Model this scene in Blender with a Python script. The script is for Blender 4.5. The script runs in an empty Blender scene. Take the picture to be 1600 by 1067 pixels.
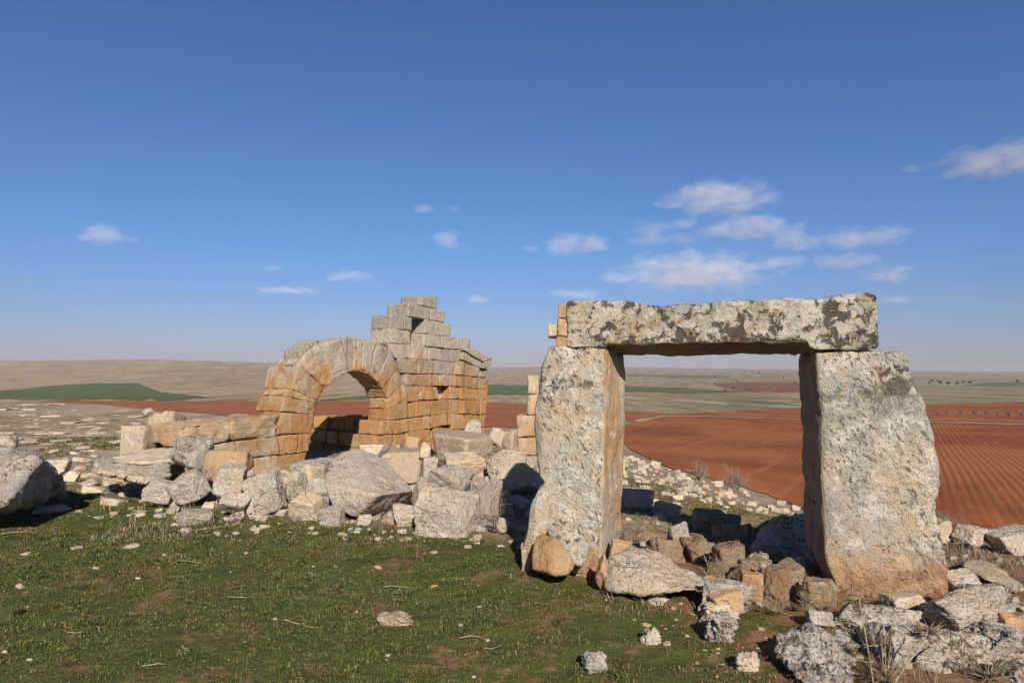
import bpy, bmesh, math, random
import numpy as np
from mathutils import Vector
SC = bpy.context.scene
COL = SC.collection
R = math.radians
random.seed(7); RNG = np.random.default_rng(7)

# ------------------------------------------------------------------ camera, sky, sun, exposure
PITCH, EYE, FPX = R(3.03), 1.6, 1067.0
cam = bpy.data.objects.new('camera', bpy.data.cameras.new('camera')); COL.objects.link(cam)
cam.data.sensor_width = 36; cam.data.lens = 24.0
cam.data.clip_start = 0.05; cam.data.clip_end = 60000
cam.location = (0, 0, EYE); cam.rotation_euler = (R(90) + PITCH, 0, 0)
SC.camera = cam
SUN_EL, SUN_AZ = R(30), R(10)              # azimuth measured from straight behind the camera towards the right
to_sun = Vector((math.sin(SUN_AZ)*math.cos(SUN_EL), -math.cos(SUN_AZ)*math.cos(SUN_EL), math.sin(SUN_EL)))
W = bpy.data.worlds.new('World'); SC.world = W; W.use_nodes = True
wn = W.node_tree.nodes; wl = W.node_tree.links
bg = wn['Background']
sky = wn.new('ShaderNodeTexSky'); sky.sky_type = 'NISHITA'; sky.sun_disc = False
sky.sun_elevation = SUN_EL; sky.sun_rotation = R(180) - SUN_AZ
sky.altitude = 400; sky.air_density = 1.0; sky.dust_density = 1.0; sky.ozone_density = 2.5
# thin dust haze low over the plain: the clear-sky colour is shifted by elevation
tcw = wn.new('ShaderNodeTexCoord'); spw = wn.new('ShaderNodeSeparateXYZ'); wl.new(tcw.outputs['Generated'], spw.inputs[0])
mrw = wn.new('ShaderNodeMapRange'); mrw.interpolation_type = 'SMOOTHSTEP'; wl.new(spw.outputs[2], mrw.inputs[0])
mrw.inputs[1].default_value = -.02; mrw.inputs[2].default_value = .22
tint = wn.new('ShaderNodeMix'); tint.data_type = 'RGBA'; wl.new(mrw.outputs[0], tint.inputs[0])
tint.inputs[6].default_value = (.72, .645, .90, 1); tint.inputs[7].default_value = (.57, .82, 1.17, 1)
mulw = wn.new('ShaderNodeMix'); mulw.data_type = 'RGBA'; mulw.blend_type = 'MULTIPLY'; mulw.inputs[0].default_value = 1
mrz = wn.new('ShaderNodeMapRange'); mrz.interpolation_type = 'SMOOTHSTEP'; wl.new(spw.outputs[2], mrz.inputs[0])
mrz.inputs[1].default_value = .44; mrz.inputs[2].default_value = .8
zen = wn.new('ShaderNodeMix'); zen.data_type = 'RGBA'; wl.new(mrz.outputs[0], zen.inputs[0]); wl.new(tint.outputs[2], zen.inputs[6])
zen.inputs[7].default_value = (.30, .40, .60, 1)  # overhead sky darkened to weaken the fill in shadows
mrb = wn.new('ShaderNodeMapRange'); mrb.interpolation_type = 'SMOOTHSTEP'; wl.new(spw.outputs[1], mrb.inputs[0])
mrb.inputs[1].default_value = -.5; mrb.inputs[2].default_value = .25; mrb.inputs[3].default_value = .55; mrb.inputs[4].default_value = 1.0  # unseen sky behind the camera dimmed to weaken shadow fill
half = wn.new('ShaderNodeMix'); half.data_type = 'RGBA'; half.blend_type = 'MULTIPLY'; half.inputs[0].default_value = 1
wl.new(zen.outputs[2], half.inputs[6]); wl.new(mrb.outputs[0], half.inputs[7])
wl.new(sky.outputs[0], mulw.inputs[6]); wl.new(half.outputs[2], mulw.inputs[7]); wl.new(mulw.outputs[2], bg.inputs[0])
bg.inputs[1].default_value = 0.079
sl = bpy.data.lights.new('sun', 'SUN'); sl.energy = 5.0; sl.angle = R(0.5); sl.color = (1.0, 0.90, 0.77)
so = bpy.data.objects.new('sun', sl); COL.objects.link(so)
so.rotation_euler = to_sun.to_track_quat('Z', 'Y').to_euler(); so.location = (0, -20, 30)
SC.view_settings.view_transform = 'Standard'; SC.view_settings.look = 'None'
SC.view_settings.exposure = 0.16; SC.view_settings.gamma = 1.0; SC.view_settings.use_curve_mapping = False
SC.cycles.use_denoising = True
SC.cycles.volume_bounces = 2
SC.cycles.max_bounces = 6; SC.cycles.diffuse_bounces = 1

# ------------------------------------------------------------------ projection helpers (photograph pixels <-> world)
cp, sp_ = math.cos(PITCH), math.sin(PITCH)
def ray(px, py):
    px = np.asarray(px, float); py = np.asarray(py, float)
    dx = (px - 800)/FPX; dy = (533.5 - py)/FPX
    return np.stack([dx + 0*dy, cp - dy*sp_ + 0*dx, sp_ + dy*cp + 0*dx], -1)
CAMP = np.array([0, 0, EYE])
def at(px, py, Y):
    d = ray(px, py); return CAMP + d*(np.asarray(Y, float)/d[..., 1])[..., None]
def proj(P):
    q = P - CAMP
    f = q[..., 1]*cp + q[..., 2]*sp_; u = -q[..., 1]*sp_ + q[..., 2]*cp
    f = np.where(np.abs(f) < 1e-3, 1e-3, f)
    return 800 + FPX*q[..., 0]/f, 533.5 - FPX*u/f, f

# ------------------------------------------------------------------ noise in numpy
def _h(ix, iy, iz, s):
    n = (ix*374761393 + iy*668265263 + iz*1274126177 + s*974634777) & 0xFFFFFFFF
    n = ((n ^ (n >> 13))*1274126177) & 0xFFFFFFFF
    return ((n ^ (n >> 16)) & 0xFFFF)/32767.5 - 1
def vnoise(P, s=0):
    i = np.floor(P).astype(np.int64); f = P - i; f = f*f*(3 - 2*f)
    out = 0
    for a in (0, 1):
        for b in (0, 1):
            for c in (0, 1):
                w = (f[..., 0] if a else 1-f[..., 0])*(f[..., 1] if b else 1-f[..., 1])*(f[..., 2] if c else 1-f[..., 2])
                out = out + w*_h(i[..., 0]+a, i[..., 1]+b, i[..., 2]+c, s)
    return out
def fbm(P, o=4, s=0, g=0.5):
    P = np.asarray(P, float); t = 0; a = 1
    for k in range(o):
        t = t + a*vnoise(P*(2.03**k) + k*17.3, s + k); a *= g
    return t
def ridged(P, o=3, s=0):
    t = 0; a = 1
    for k in range(o):
        t = t + a*(1 - 2*np.abs(vnoise(P*(2.1**k) + k*9.1, s + k))); a *= 0.5
    return t

# ------------------------------------------------------------------ object helpers
def tag(o, label, cat, group=None, kind=None):
    if label: o['label'] = label
    if cat: o['category'] = cat
    if group: o['group'] = group
    if kind: o['kind'] = kind
    return o
def empty(name, loc):
    o = bpy.data.objects.new(name, None); COL.objects.link(o); o.location = loc; o.empty_display_size = 0.2
    return o
def mesh_from(name, v, f, smooth=True):
    me = bpy.data.meshes.new(name)
    v = np.ascontiguousarray(v, np.float32); f = np.ascontiguousarray(f, np.int32)
    k = f.shape[1]
    me.vertices.add(len(v)); me.vertices.foreach_set('co', v.ravel())
    me.loops.add(f.size); me.loops.foreach_set('vertex_index', f.ravel())
    me.polygons.add(len(f)); me.polygons.foreach_set('loop_start', np.arange(len(f), dtype=np.int32)*k)
    me.polygons.foreach_set('loop_total', np.full(len(f), k, np.int32))
    if smooth: me.polygons.foreach_set('use_smooth', np.ones(len(f), bool))
    me.update(calc_edges=True)
    return me
def mk(name, v, f, mat, parent=None, smooth=True):
    v = np.asarray(v, float)
    if parent is not None: org = np.array(parent.location)
    else: org = np.array([v[:, 0].mean(), v[:, 1].mean(), v[:, 2].min()])
    me = mesh_from(name, v - org, f, smooth); me.materials.append(mat)
    o = bpy.data.objects.new(name, me); COL.objects.link(o)
    if parent is not None: o.parent = parent
    else: o.location = org
    return o

_cs = {}
def cube_sphere(n):
    if n in _cs: return _cs[n]
    lin = np.round(np.linspace(-1, 1, n+1), 6)
    idx = {}; V = []; F = []
    for ax in range(3):
        for sg in (-1, 1):
            g = np.zeros((n+1, n+1), int)
            for i in range(n+1):
                for j in range(n+1):
                    p = [0, 0, 0]; p[ax] = sg; p[(ax+1) % 3] = lin[i]; p[(ax+2) % 3] = lin[j]
                    t = tuple(p)
                    if t not in idx: idx[t] = len(V); V.append(t)
                    g[i, j] = idx[t]
            for i in range(n):
                for j in range(n):
                    q = [g[i, j], g[i+1, j], g[i+1, j+1], g[i, j+1]]
                    F.append(q if sg > 0 else q[::-1])
    _cs[n] = (np.array(V, float), np.array(F, int)); return _cs[n]
def vnormals(v, f):
    n = np.zeros_like(v); c = np.cross(v[f[:, 2]] - v[f[:, 0]], v[f[:, 3]] - v[f[:, 1]])
    for k in range(4): np.add.at(n, f[:, k], c)
    return n/(np.linalg.norm(n, axis=1, keepdims=True) + 1e-12)

def rough(v, f, amp, freq, seed, oct=4, pit=0.0, q=None, chip=0.0):
    """weather a surface: broad lumps, fine pits, chipped edges"""
    n = vnormals(v, f)
    d = amp*fbm(v*freq, oct, seed)
    d = d + amp*.55*ridged(v*freq*2.6 + 3, 3, seed+21)
    if pit: d = d - .4*pit*np.clip(fbm(v*freq*3.1 + 5, 3, seed+40) - 0.2, 0, 1)
    if chip and q is not None:
        a = np.sort(np.abs(q), axis=1)[:, 1]
        e = np.clip((a - 0.72)/0.28, 0, 1)**2
        d = d - chip*e*np.clip(0.25 + fbm(v*freq*0.9 + 31, 3, seed+9), 0, 1.3)
    return v + n*d[:, None]

def block_verts(front, back, n=14, p=26, amp=0.012, freq=5, seed=0, pit=0.01, chip=0.05):
    """front/back: four world corners each, bottom-left, bottom-right, top-right, top-left"""
    q, f = cube_sphere(n)
    r = q/((np.abs(q)**p).sum(1)**(1/p))[:, None]
    u = (r[:, 0:1]+1)/2; w = (r[:, 1:2]+1)/2; h = (r[:, 2:3]+1)/2
    def quad(c): return (c[0]*(1-u)+c[1]*u)*(1-h) + (c[3]*(1-u)+c[2]*u)*h
    v = quad([np.array(x) for x in front])*(1-w) + quad([np.array(x) for x in back])*w
    return rough(v, f, amp, freq, seed, 4, pit, q, chip), f

def facet_rock(n, seed, k=16, p=16, amp=0.05, freq=2.2, pit=0.03, flat=0.0):
    """unit boulder: a convex lump of k random facets, then weathered; extents normalised to +-1"""
    rg = np.random.default_rng(seed)
    q, f = cube_sphere(n); d = q/np.linalg.norm(q, axis=1, keepdims=True)
    Q, _ = np.linalg.qr(np.eye(3) + rg.normal(size=(3, 3))*.28); Q = Q*np.sign(np.diag(Q))
    bx_ = np.vstack([Q, -Q]) + rg.normal(size=(6, 3))*.13
    N = rg.normal(size=(max(2, k-5), 3)); N = np.vstack([N, bx_])
    N /= np.linalg.norm(N, axis=1, keepdims=True)
    D = np.concatenate([rg.uniform(0.78, 1.08, len(N)-6), rg.uniform(.6, .86, 6)])
    s = np.clip(d @ N.T, 1e-4, None)/D
    r = 1/((s**p).sum(1)**(1/p))
    v = d*r[:, None]
    v = (v - (v.max(0)+v.min(0))/2)/((v.max(0)-v.min(0))/2)
    v = rough(v, f, amp, freq, seed, 5, pit)
    v = (v - (v.max(0)+v.min(0))/2)/((v.max(0)-v.min(0))/2)
    return v, f

def hull_verts(pts, n=22, p=24, amp=0.015, freq=5, seed=0, pit=0.015):
    pts = np.array(pts); c = (pts.max(0)+pts.min(0))/2; s = (pts.max(0)-pts.min(0))/2
    bm = bmesh.new()
    for x in (pts-c)/s: bm.verts.new(x)
    bmesh.ops.convex_hull(bm, input=bm.verts[:])
    bm.normal_update()
    N = []; D = []
    for fc in bm.faces:
        dd = fc.normal.dot(fc.verts[0].co)
        nn = np.array(fc.normal)
        if dd < 0: nn, dd = -nn, -dd
        if any(np.dot(nn, m) > 0.995 for m in N): continue
        N.append(nn); D.append(max(dd, 0.05))
    bm.free()
    q, f = cube_sphere(n); d = q/np.linalg.norm(q, axis=1, keepdims=True)
    t = np.clip(d @ np.array(N).T, 1e-4, None)/np.array(D)
    r = 1/((t**p).sum(1)**(1/p))
    v = d*r[:, None]*s + c
    return rough(v, f, amp, freq, seed, 5, pit), f

# ------------------------------------------------------------------ material helpers
def newmat(name):
    m = bpy.data.materials.new(name); m.use_nodes = True
    nt = m.node_tree; nt.nodes.clear()
    out = nt.nodes.new('ShaderNodeOutputMaterial'); b = nt.nodes.new('ShaderNodeBsdfPrincipled')
    nt.links.new(b.outputs[0], out.inputs[0]); b.inputs['Roughness'].default_value = 0.95
    b.inputs['Specular IOR Level'].default_value = 0.15
    return m, nt, b
class G:
    """small node-graph writer"""
    def __init__(s, nt): s.nt = nt
    def new(s, t, **k):
        n = s.nt.nodes.new(t)
        for a, b in k.items(): setattr(n, a, b)
        return n
    def put(s, sock, v):
        if hasattr(v, 'is_linked'): s.nt.links.new(v, sock)
        elif isinstance(v, (tuple, list)) and len(v) == 3 and len(sock.default_value) == 4: sock.default_value = (*v, 1)
        else: sock.default_value = v
    def mix(s, a, b, f, mode='MIX'):
        n = s.new('ShaderNodeMix', data_type='RGBA', blend_type=mode)
        s.put(n.inputs[0], f); s.put(n.inputs[6], a); s.put(n.inputs[7], b); return n.outputs[2]
    def m(s, op, a, b=0.0, c=0.0):
        n = s.new('ShaderNodeMath', operation=op); s.put(n.inputs[0], a); s.put(n.inputs[1], b); s.put(n.inputs[2], c); return n.outputs[0]
    def noise(s, vec, scale, detail=6, rough=0.6, dist=0.0):
        n = s.new('ShaderNodeTexNoise'); s.put(n.inputs['Vector'], vec)
        n.inputs['Scale'].default_value = scale; n.inputs['Detail'].default_value = detail
        n.inputs['Roughness'].default_value = rough; n.inputs['Distortion'].default_value = dist; return n.outputs[0]
    def vor(s, vec, scale, out=0, feat='F1'):
        n = s.new('ShaderNodeTexVoronoi', feature=feat); s.put(n.inputs['Vector'], vec); n.inputs['Scale'].default_value = scale; return n.outputs[out]
    def ramp(s, v, lo, hi):
        n = s.new('ShaderNodeMapRange', interpolation_type='SMOOTHSTEP'); s.put(n.inputs[0], v)
        n.inputs[1].default_value = lo; n.inputs[2].default_value = hi; return n.outputs[0]
    def pos(s): return s.new('ShaderNodeNewGeometry').outputs['Position']
    def vmul(s, v, k):
        n = s.new('ShaderNodeVectorMath', operation='MULTIPLY'); s.put(n.inputs[0], v); n.inputs[1].default_value = k; return n.outputs[0]
    def vadd(s, v, k):
        n = s.new('ShaderNodeVectorMath', operation='ADD'); s.put(n.inputs[0], v); s.put(n.inputs[1], k); return n.outputs[0]
    def sep(s, v):
        n = s.new('ShaderNodeSeparateXYZ'); s.put(n.inputs[0], v); return n.outputs
    def bump(s, h, strength, dist, nrm=None):
        n = s.new('ShaderNodeBump'); s.put(n.inputs['Height'], h); n.inputs['Strength'].default_value = strength; n.inputs['Distance'].default_value = dist
        if nrm is not None: s.put(n.inputs['Normal'], nrm)
        return n.outputs[0]
    def attr(s, name):
        return s.new('ShaderNodeAttribute', attribute_name=name).outputs['Fac']

def stone(name, cream, grey, stain=(0.45, 0.22, 0.08), grey_amt=0.5, stain_amt=0.3, zfade=None, dark=0.3, dark_scale=9.0,
          dark_z=None, white=0.3, yellow=0.1, pit=0.5, bump=0.6, sc=1.0, darkcol=(0.055, 0.045, 0.035), earth_z=None, cracks=.35, gash=0.0):
    """weathered limestone: clean rock, grey lichen film, ochre staining, white crusts, dark and yellow lichen spots, pits"""
    m, nt, b = newmat(name); g = G(nt)
    P = g.pos()
    oi = g.new('ShaderNodeObjectInfo').outputs['Random']
    big = g.noise(P, 1.3*sc, 5, 0.6); mid = g.noise(P, 6*sc, 7, 0.65); fine = g.noise(P, 34*sc, 6, 0.7)
    z = g.sep(P)[2]
    c = g.mix(cream, (cream[0]*1.22, cream[1]*1.2, cream[2]*1.15), g.ramp(mid, .42, .66))
    st = g.ramp(g.m('ADD', g.m('MULTIPLY', g.noise(g.vmul(P, (1, 1, .45)), 2.1*sc, 6, .62), .7), g.m('MULTIPLY', mid, .3)), .62-.34*stain_amt, .80-.34*stain_amt)
    if zfade:      # staining strongest on the lower, sheltered courses
        zz = g.m('ADD', z, g.m('ADD', g.m('MULTIPLY', g.m('SUBTRACT', big, .5), 2.6), g.m('MULTIPLY', g.m('SUBTRACT', mid, .5), 1.6)))
        st = g.m('MULTIPLY', st, g.m('SUBTRACT', 1.0, g.ramp(zz, zfade[0], zfade[1])))
    c = g.mix(c, g.mix(stain, (stain[0]*.62, stain[1]*.5, stain[2]*.45), g.ramp(fine, .5, .8)), g.m('MULTIPLY', st, .9))
    gm = g.ramp(g.m('ADD', g.m('MULTIPLY', big, .55), g.m('MULTIPLY', mid, .45)), .66-.42*grey_amt, .82-.42*grey_amt)
    if zfade: gm = g.m('MAXIMUM', g.m('MULTIPLY', gm, .6), g.ramp(zz, zfade[0], zfade[1]+.2))
    gcol = g.mix(grey, (grey[0]*.7, grey[1]*.72, grey[2]*.74), g.ramp(fine, .4, .72))
    c = g.mix(c, gcol, g.m('MULTIPLY', gm, .88))
    if zfade:
        run = g.ramp(g.noise(g.vmul(P, (1, 1, .16)), 5.5, 6, .65), .53, .68)
        c = g.mix(c, (.21, .105, .045), g.m('MULTIPLY', run, .55))
    if white:
        wm = g.ramp(g.noise(g.vadd(P, (3, 7, 1)), 4.3*sc, 8, .68, .4), .66-.2*white, .72-.2*white)
        c = g.mix(c, (.60, .565, .50), g.m('MULTIPLY', wm, .75))
    if yellow:
        ym = g.ramp(g.noise(g.vadd(P, (11, 2, 5)), 7*sc, 6, .6, .6), .68-.12*yellow, .73-.12*yellow)
        c = g.mix(c, (.36, .20, .05), g.m('MULTIPLY', ym, .8))
    if dark:
        dn = g.noise(g.vadd(P, (1, 13, 8)), dark_scale*sc, 9, .72, .5)
        mask = g.m('MULTIPLY', g.m('SUBTRACT', g.noise(P, 1.9*sc, 3, .5), .5), .55)
        dm = g.ramp(g.m('ADD', dn, mask), .71-.22*dark, .775-.22*dark)
        if dark_z: dm = g.m('MULTIPLY', dm, g.ramp(g.m('ADD', z, g.m('MULTIPLY', mid, .5)), dark_z[0], dark_z[1]))
        c = g.mix(c, darkcol, g.m('MULTIPLY', dm, .9))
    if earth_z:    # fresh, soil-stained foot
        em = g.m('SUBTRACT', 1.0, g.ramp(g.m('ADD', z, g.m('MULTIPLY', g.m('SUBTRACT', mid, .5), .5)), earth_z[0], earth_z[1]))
        c = g.mix(c, g.mix((.52, .33, .18), (.32, .15, .06), g.ramp(g.m('ADD', g.m('MULTIPLY', big, .5), g.m('MULTIPLY', mid, .5)), .42, .58)), g.m('MULTIPLY', em, .85))
    ck = g.new('ShaderNodeTexVoronoi', feature='DISTANCE_TO_EDGE'); g.put(ck.inputs['Vector'], g.vadd(P, g.vmul(g.new('ShaderNodeTexNoise').outputs[1], (.0, .0, .0)))); ck.inputs['Scale'].default_value = 2.1*sc
    wv = g.new('ShaderNodeTexNoise'); g.put(wv.inputs['Vector'], P); wv.inputs['Scale'].default_value = 3.0*sc; wv.inputs['Detail'].default_value = 6
    g.put(ck.inputs['Vector'], g.vadd(P, g.vmul(wv.outputs[1], (.5/sc, .5/sc, .5/sc))))
    crack = g.m('MULTIPLY', g.m('SUBTRACT', 1.0, g.ramp(ck.outputs[0], 0.0, .014)), g.ramp(g.noise(g.vadd(P, (8, 3, 4)), 1.1*sc, 3, .5), .53, .62))
    c = g.mix(c, (.14, .11, .085), g.m('MULTIPLY', crack, cracks*1.4))
    hol = g.ramp(g.vor(g.vadd(P, g.vmul(g.new('ShaderNodeTexNoise').outputs[1], (.02, .02, .02))), 26*sc), .0, .42)
    gs_ = None
    if gash:
        gr = g.new('ShaderNodeVectorRotate', rotation_type='Y_AXIS'); g.put(gr.inputs['Vector'], P); gr.inputs['Angle'].default_value = .6
        gs_ = g.m('MULTIPLY', g.ramp(g.noise(g.vmul(gr.outputs[0], (1, 1, .42)), 40, 5, .65, .6), .56, .64), g.ramp(g.noise(P, 3.2, 4, .6), .40, .60))
        c = g.mix(c, (.16, .135, .11), g.m('MULTIPLY', gs_, gash))
    speck = g.ramp(g.noise(g.vadd(P, (5, 5, 5)), 62*sc, 5, .8), .57, .68)
    c = g.mix(c, (.10, .085, .07), g.m('MULTIPLY', speck, min(.62, pit*.5)))
    c = g.mix(c, (1, 1, 1), 0.0)
    hs = g.new('ShaderNodeHueSaturation'); g.put(hs.inputs['Color'], c)
    g.put(hs.inputs['Value'], g.m('ADD', .85, g.m('MULTIPLY', oi, .26)))
    g.put(b.inputs['Base Color'], hs.outputs[0])
    h = g.m('ADD', g.m('MULTIPLY', mid, .5), g.m('ADD', g.m('MULTIPLY', fine, .45), g.m('MULTIPLY', hol, pit*.2)))
    h = g.m('SUBTRACT', g.m('SUBTRACT', h, g.m('MULTIPLY', speck, pit*.2)), g.m('MULTIPLY', crack, cracks*.8))
    if gs_ is not None: h = g.m('SUBTRACT', h, g.m('MULTIPLY', gs_, .45))
    g.put(b.inputs['Normal'], g.bump(h, bump, .045/sc))
    return m

M = {}
M['door'] = stone('door_limestone', (.49, .39, .28), (.385, .385, .35), stain=(.47, .31, .18), grey_amt=.64, stain_amt=.28, dark=.85, dark_scale=8, dark_z=(1.42, 1.95), white=.7, yellow=.1, pit=1.0, bump=1.1, earth_z=(.14, .46), sc=1.5, cracks=.04, gash=.9)
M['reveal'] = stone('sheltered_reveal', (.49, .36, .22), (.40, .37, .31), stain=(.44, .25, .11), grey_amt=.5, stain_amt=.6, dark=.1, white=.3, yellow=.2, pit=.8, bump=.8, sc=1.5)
M['shade'] = stone('shade_painted_reveal', (.30, .24, .17), (.22, .21, .18), stain=(.20, .11, .06), grey_amt=.4, stain_amt=.5, dark=.4, white=.15, yellow=.1, pit=.8, bump=.9, sc=1.5)  # darker door stone: shade painted into the right reveal and lintel soffit
M['lintel'] = stone('lintel_limestone', (.46, .385, .28), (.36, .36, .32), stain=(.30, .17, .08), grey_amt=.55, stain_amt=.3, dark=.94, dark_scale=8.5, white=1.0, yellow=.8, pit=.9, bump=1.0, sc=1.35, cracks=.1)
M['ruin'] = stone('ashlar_limestone', (.49, .375, .245), (.43, .40, .345), stain=(.45, .235, .09), grey_amt=.25, stain_amt=.85, zfade=(1.25, 2.0), dark=.3, dark_scale=12, white=.2, yellow=.7, pit=.9, bump=.8, sc=1.25)
M['ruin_low'] = stone('low_wall_limestone', (.47, .37, .26), (.43, .39, .33), stain=(.43, .25, .12), grey_amt=.4, stain_amt=.6, dark=.12, white=.35, yellow=.05, pit=.8, bump=.9, sc=1.25)
M['grey'] = stone('lichen_boulder', (.56, .455, .34), (.49, .445, .395), stain=(.50, .34, .20), grey_amt=.62, stain_amt=.25, dark=.34, dark_scale=17, white=.65, yellow=.1, pit=1.25, bump=1.2, sc=1.2)
M['cream'] = stone('cream_boulder', (.52, .41, .29), (.44, .40, .34), stain=(.46, .29, .14), grey_amt=.45, stain_amt=.3, dark=.2, dark_scale=16, white=.5, yellow=.05, pit=.9, bump=1.0, sc=1.2)
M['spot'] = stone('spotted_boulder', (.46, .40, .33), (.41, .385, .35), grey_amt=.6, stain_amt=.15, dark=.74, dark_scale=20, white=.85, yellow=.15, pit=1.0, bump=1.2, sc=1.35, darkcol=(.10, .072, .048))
M['orange'] = stone('fresh_broken_stone', (.50, .34, .20), (.43, .35, .25), stain=(.45, .25, .11), grey_amt=.3, stain_amt=.5, dark=.12, white=.25, yellow=0, pit=.6, bump=.9, sc=1.2)
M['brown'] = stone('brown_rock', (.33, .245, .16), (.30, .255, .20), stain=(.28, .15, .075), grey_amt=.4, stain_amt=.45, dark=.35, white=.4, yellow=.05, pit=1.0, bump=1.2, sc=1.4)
M['pebble'] = stone('pale_field_stone', (.54, .45, .34), (.47, .43, .37), grey_amt=.4, stain_amt=.15, dark=.2, dark_scale=20, white=.7, yellow=0, pit=.7, bump=1.0, sc=2.0)

# ------------------------------------------------------------------ terrain
def zof(Y, y):     # height of a point at depth Y seen at photo row y
    return EYE + Y*math.tan(PITCH - math.atan((y-533.5)/FPX))
NEAR = [(0.3, 0), (3, 0), (6, 0)]
TAB = {
 -260: NEAR+[(8, 0), (15, 0), (26, -.05), (36, -.12), (44, -1.3), (80, -4.4), (145, -5.3), (215, -5.4), (300, zof(300, 613)), (450, zof(450, 600)), (600, zof(600, 586)), (800, zof(800, 571)), (980, zof(980, 561)), (1500, 25), (4200, 20)],
 60: NEAR+[(8, 0), (15, 0), (26, -.05), (36, -.12), (44, -1.3), (80, -4.4), (145, -5.3), (215, -5.4), (300, zof(300, 613)), (450, zof(450, 600)), (600, zof(600, 586)), (800, zof(800, 571)), (980, zof(980, 561)), (1500, 25), (4200, 20)],
 250: NEAR+[(8, 0), (15, 0), (22, -.02), (30, -.1), (38, -1.2), (80, -4.4), (145, -5.3), (215, -5.4), (300, zof(300, 613)), (450, zof(450, 600)), (600, zof(600, 586)), (800, zof(800, 571)), (1000, zof(1000, 560.5)), (1500, 25), (4200, 20)],
 450: NEAR+[(8, 0), (12, .0), (20, -.05), (26, -.4), (36, -1.9), (80, -4.4), (145, -5.3), (215, -5.4), (300, zof(300, 614)), (450, zof(450, 602)), (600, zof(600, 590)), (800, zof(800, 577)), (1050, zof(1050, 565)), (1500, 25), (4200, 20)],
 760: NEAR+[(8, 0), (12, 0), (18, -.2), (26, -1.0), (40, -2.4), (96, -5.4), (145, -5.4), (215, -5.4), (300, -5.4), (560, zof(560, 602)), (900, zof(900, 592)), (1500, zof(1500, 580)), (2300, zof(2300, 572.5)), (4200, 20)],
 980: NEAR+[(8, -.05), (10, -.18), (15, -.75), (25, -1.75), (40, -3.1), (68, -5.4), (145, -5.4), (215, -5.4), (300, -5.4), (560, zof(560, 602)), (900, zof(900, 592)), (1500, zof(1500, 581)), (2300, zof(2300, 573.5)), (4200, 20)],
 1250: NEAR+[(8, -.1), (12, -.95), (20, -2.4), (30, -4.15), (37, -5.35), (68, -5.4), (145, -5.4), (215, -5.4), (340, -5.4), (560, zof(560, 601)), (900, zof(900, 592)), (1500, zof(1500, 583)), (2400, zof(2400, 577)), (4200, 20)],
 1600: NEAR+[(7, -.12), (12, -1.28), (20, -3.3), (30, -5.4), (37, -5.4), (68, -5.4), (145, -5.4), (215, -5.4), (340, -5.4), (600, zof(600, 604)), (900, zof(900, 595)), (1500, zof(1500, 586)), (2500, zof(2500, 580.5)), (4200, 20)],
}
TAB[1900] = TAB[1600]
_cx = np.array(sorted(TAB)); _ly = np.linspace(math.log(.3), math.log(4200), 500)
_tz = np.array([np.interp(_ly, [math.log(a) for a, b in TAB[c]], [b for a, b in TAB[c]]) for c in _cx])
def smooth_rows(a, k=9):
    pad = np.pad(a, ((0, 0), (k, k)), mode='edge'); ker = np.ones(2*k+1)/(2*k+1)
    return np.array([np.convolve(r, ker, 'valid') for r in pad])
_tz = smooth_rows(_tz, 5)
def terrain(X, Y):
    X = np.asarray(X, float); Y = np.asarray(Y, float)
    r = np.hypot(X, Y); az = np.arctan2(X, Y)
    azc = np.clip(az, -R(44), R(44))
    d = np.clip(r*np.cos(azc), .31, 4190)
    px = np.clip(800 + FPX*np.tan(azc), -259, 1899)
    i = np.clip(np.searchsorted(_cx, px) - 1, 0, len(_cx)-2); t = (px-_cx[i])/(_cx[i+1]-_cx[i]); t = t*t*(3-2*t)*.5+t*.5
    g = (np.log(d) - _ly[0])/(_ly[1]-_ly[0]); j = np.clip(g.astype(int), 0, 498); u = g - j
    z = (_tz[i, j]*(1-u)+_tz[i, j+1]*u)*(1-t) + (_tz[i+1, j]*(1-u)+_tz[i+1, j+1]*u)*t
    P = np.stack([X, Y, 0*X], -1)
    near = np.clip((40-d)/25, 0, 1)
    z = z + near*(.045*fbm(P*.9, 3, 3) + .018*fbm(P*5, 3, 5)*np.clip((20-d)/10, 0, 1))
    far = np.clip((d-220)/200, 0, 1)
    z = z + far*d*.0012*fbm(P*np.array([.004, .006, 1]), 4, 8)
    # soil banked against the foot of the left jamb and the rubble heap
    z = z + .10*np.exp(-((X-.35)**2/.5 + (Y-5.6)**2/.35)) + .26*np.exp(-((X+1.5)**2/5.5 + (Y-9.3)**2/1.5))
    return z
def ground_hit(px, py):
    px = np.atleast_1d(np.asarray(px, float)); py = np.atleast_1d(np.asarray(py, float))
    ys = np.geomspace(2.5, 3500, 700)
    d = ray(px, py); d = d/d[:, 1:2]
    Z = EYE + d[:, 2:3]*ys; X = d[:, 0:1]*ys
    T = terrain(X, np.broadcast_to(ys, X.shape))
    below = Z < T
    k = np.where(below.any(1), below.argmax(1), len(ys)-1); k = np.maximum(k, 1)
    r = np.arange(len(k)); a = Z[r, k-1]-T[r, k-1]; b_ = T[r, k]-Z[r, k]
    w = np.clip(a/(a+b_+1e-9), 0, 1); y = ys[k-1]+(ys[k]-ys[k-1])*w
    x = d[:, 0]*y
    return np.stack([x, y, terrain(x, y)], -1)

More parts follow.
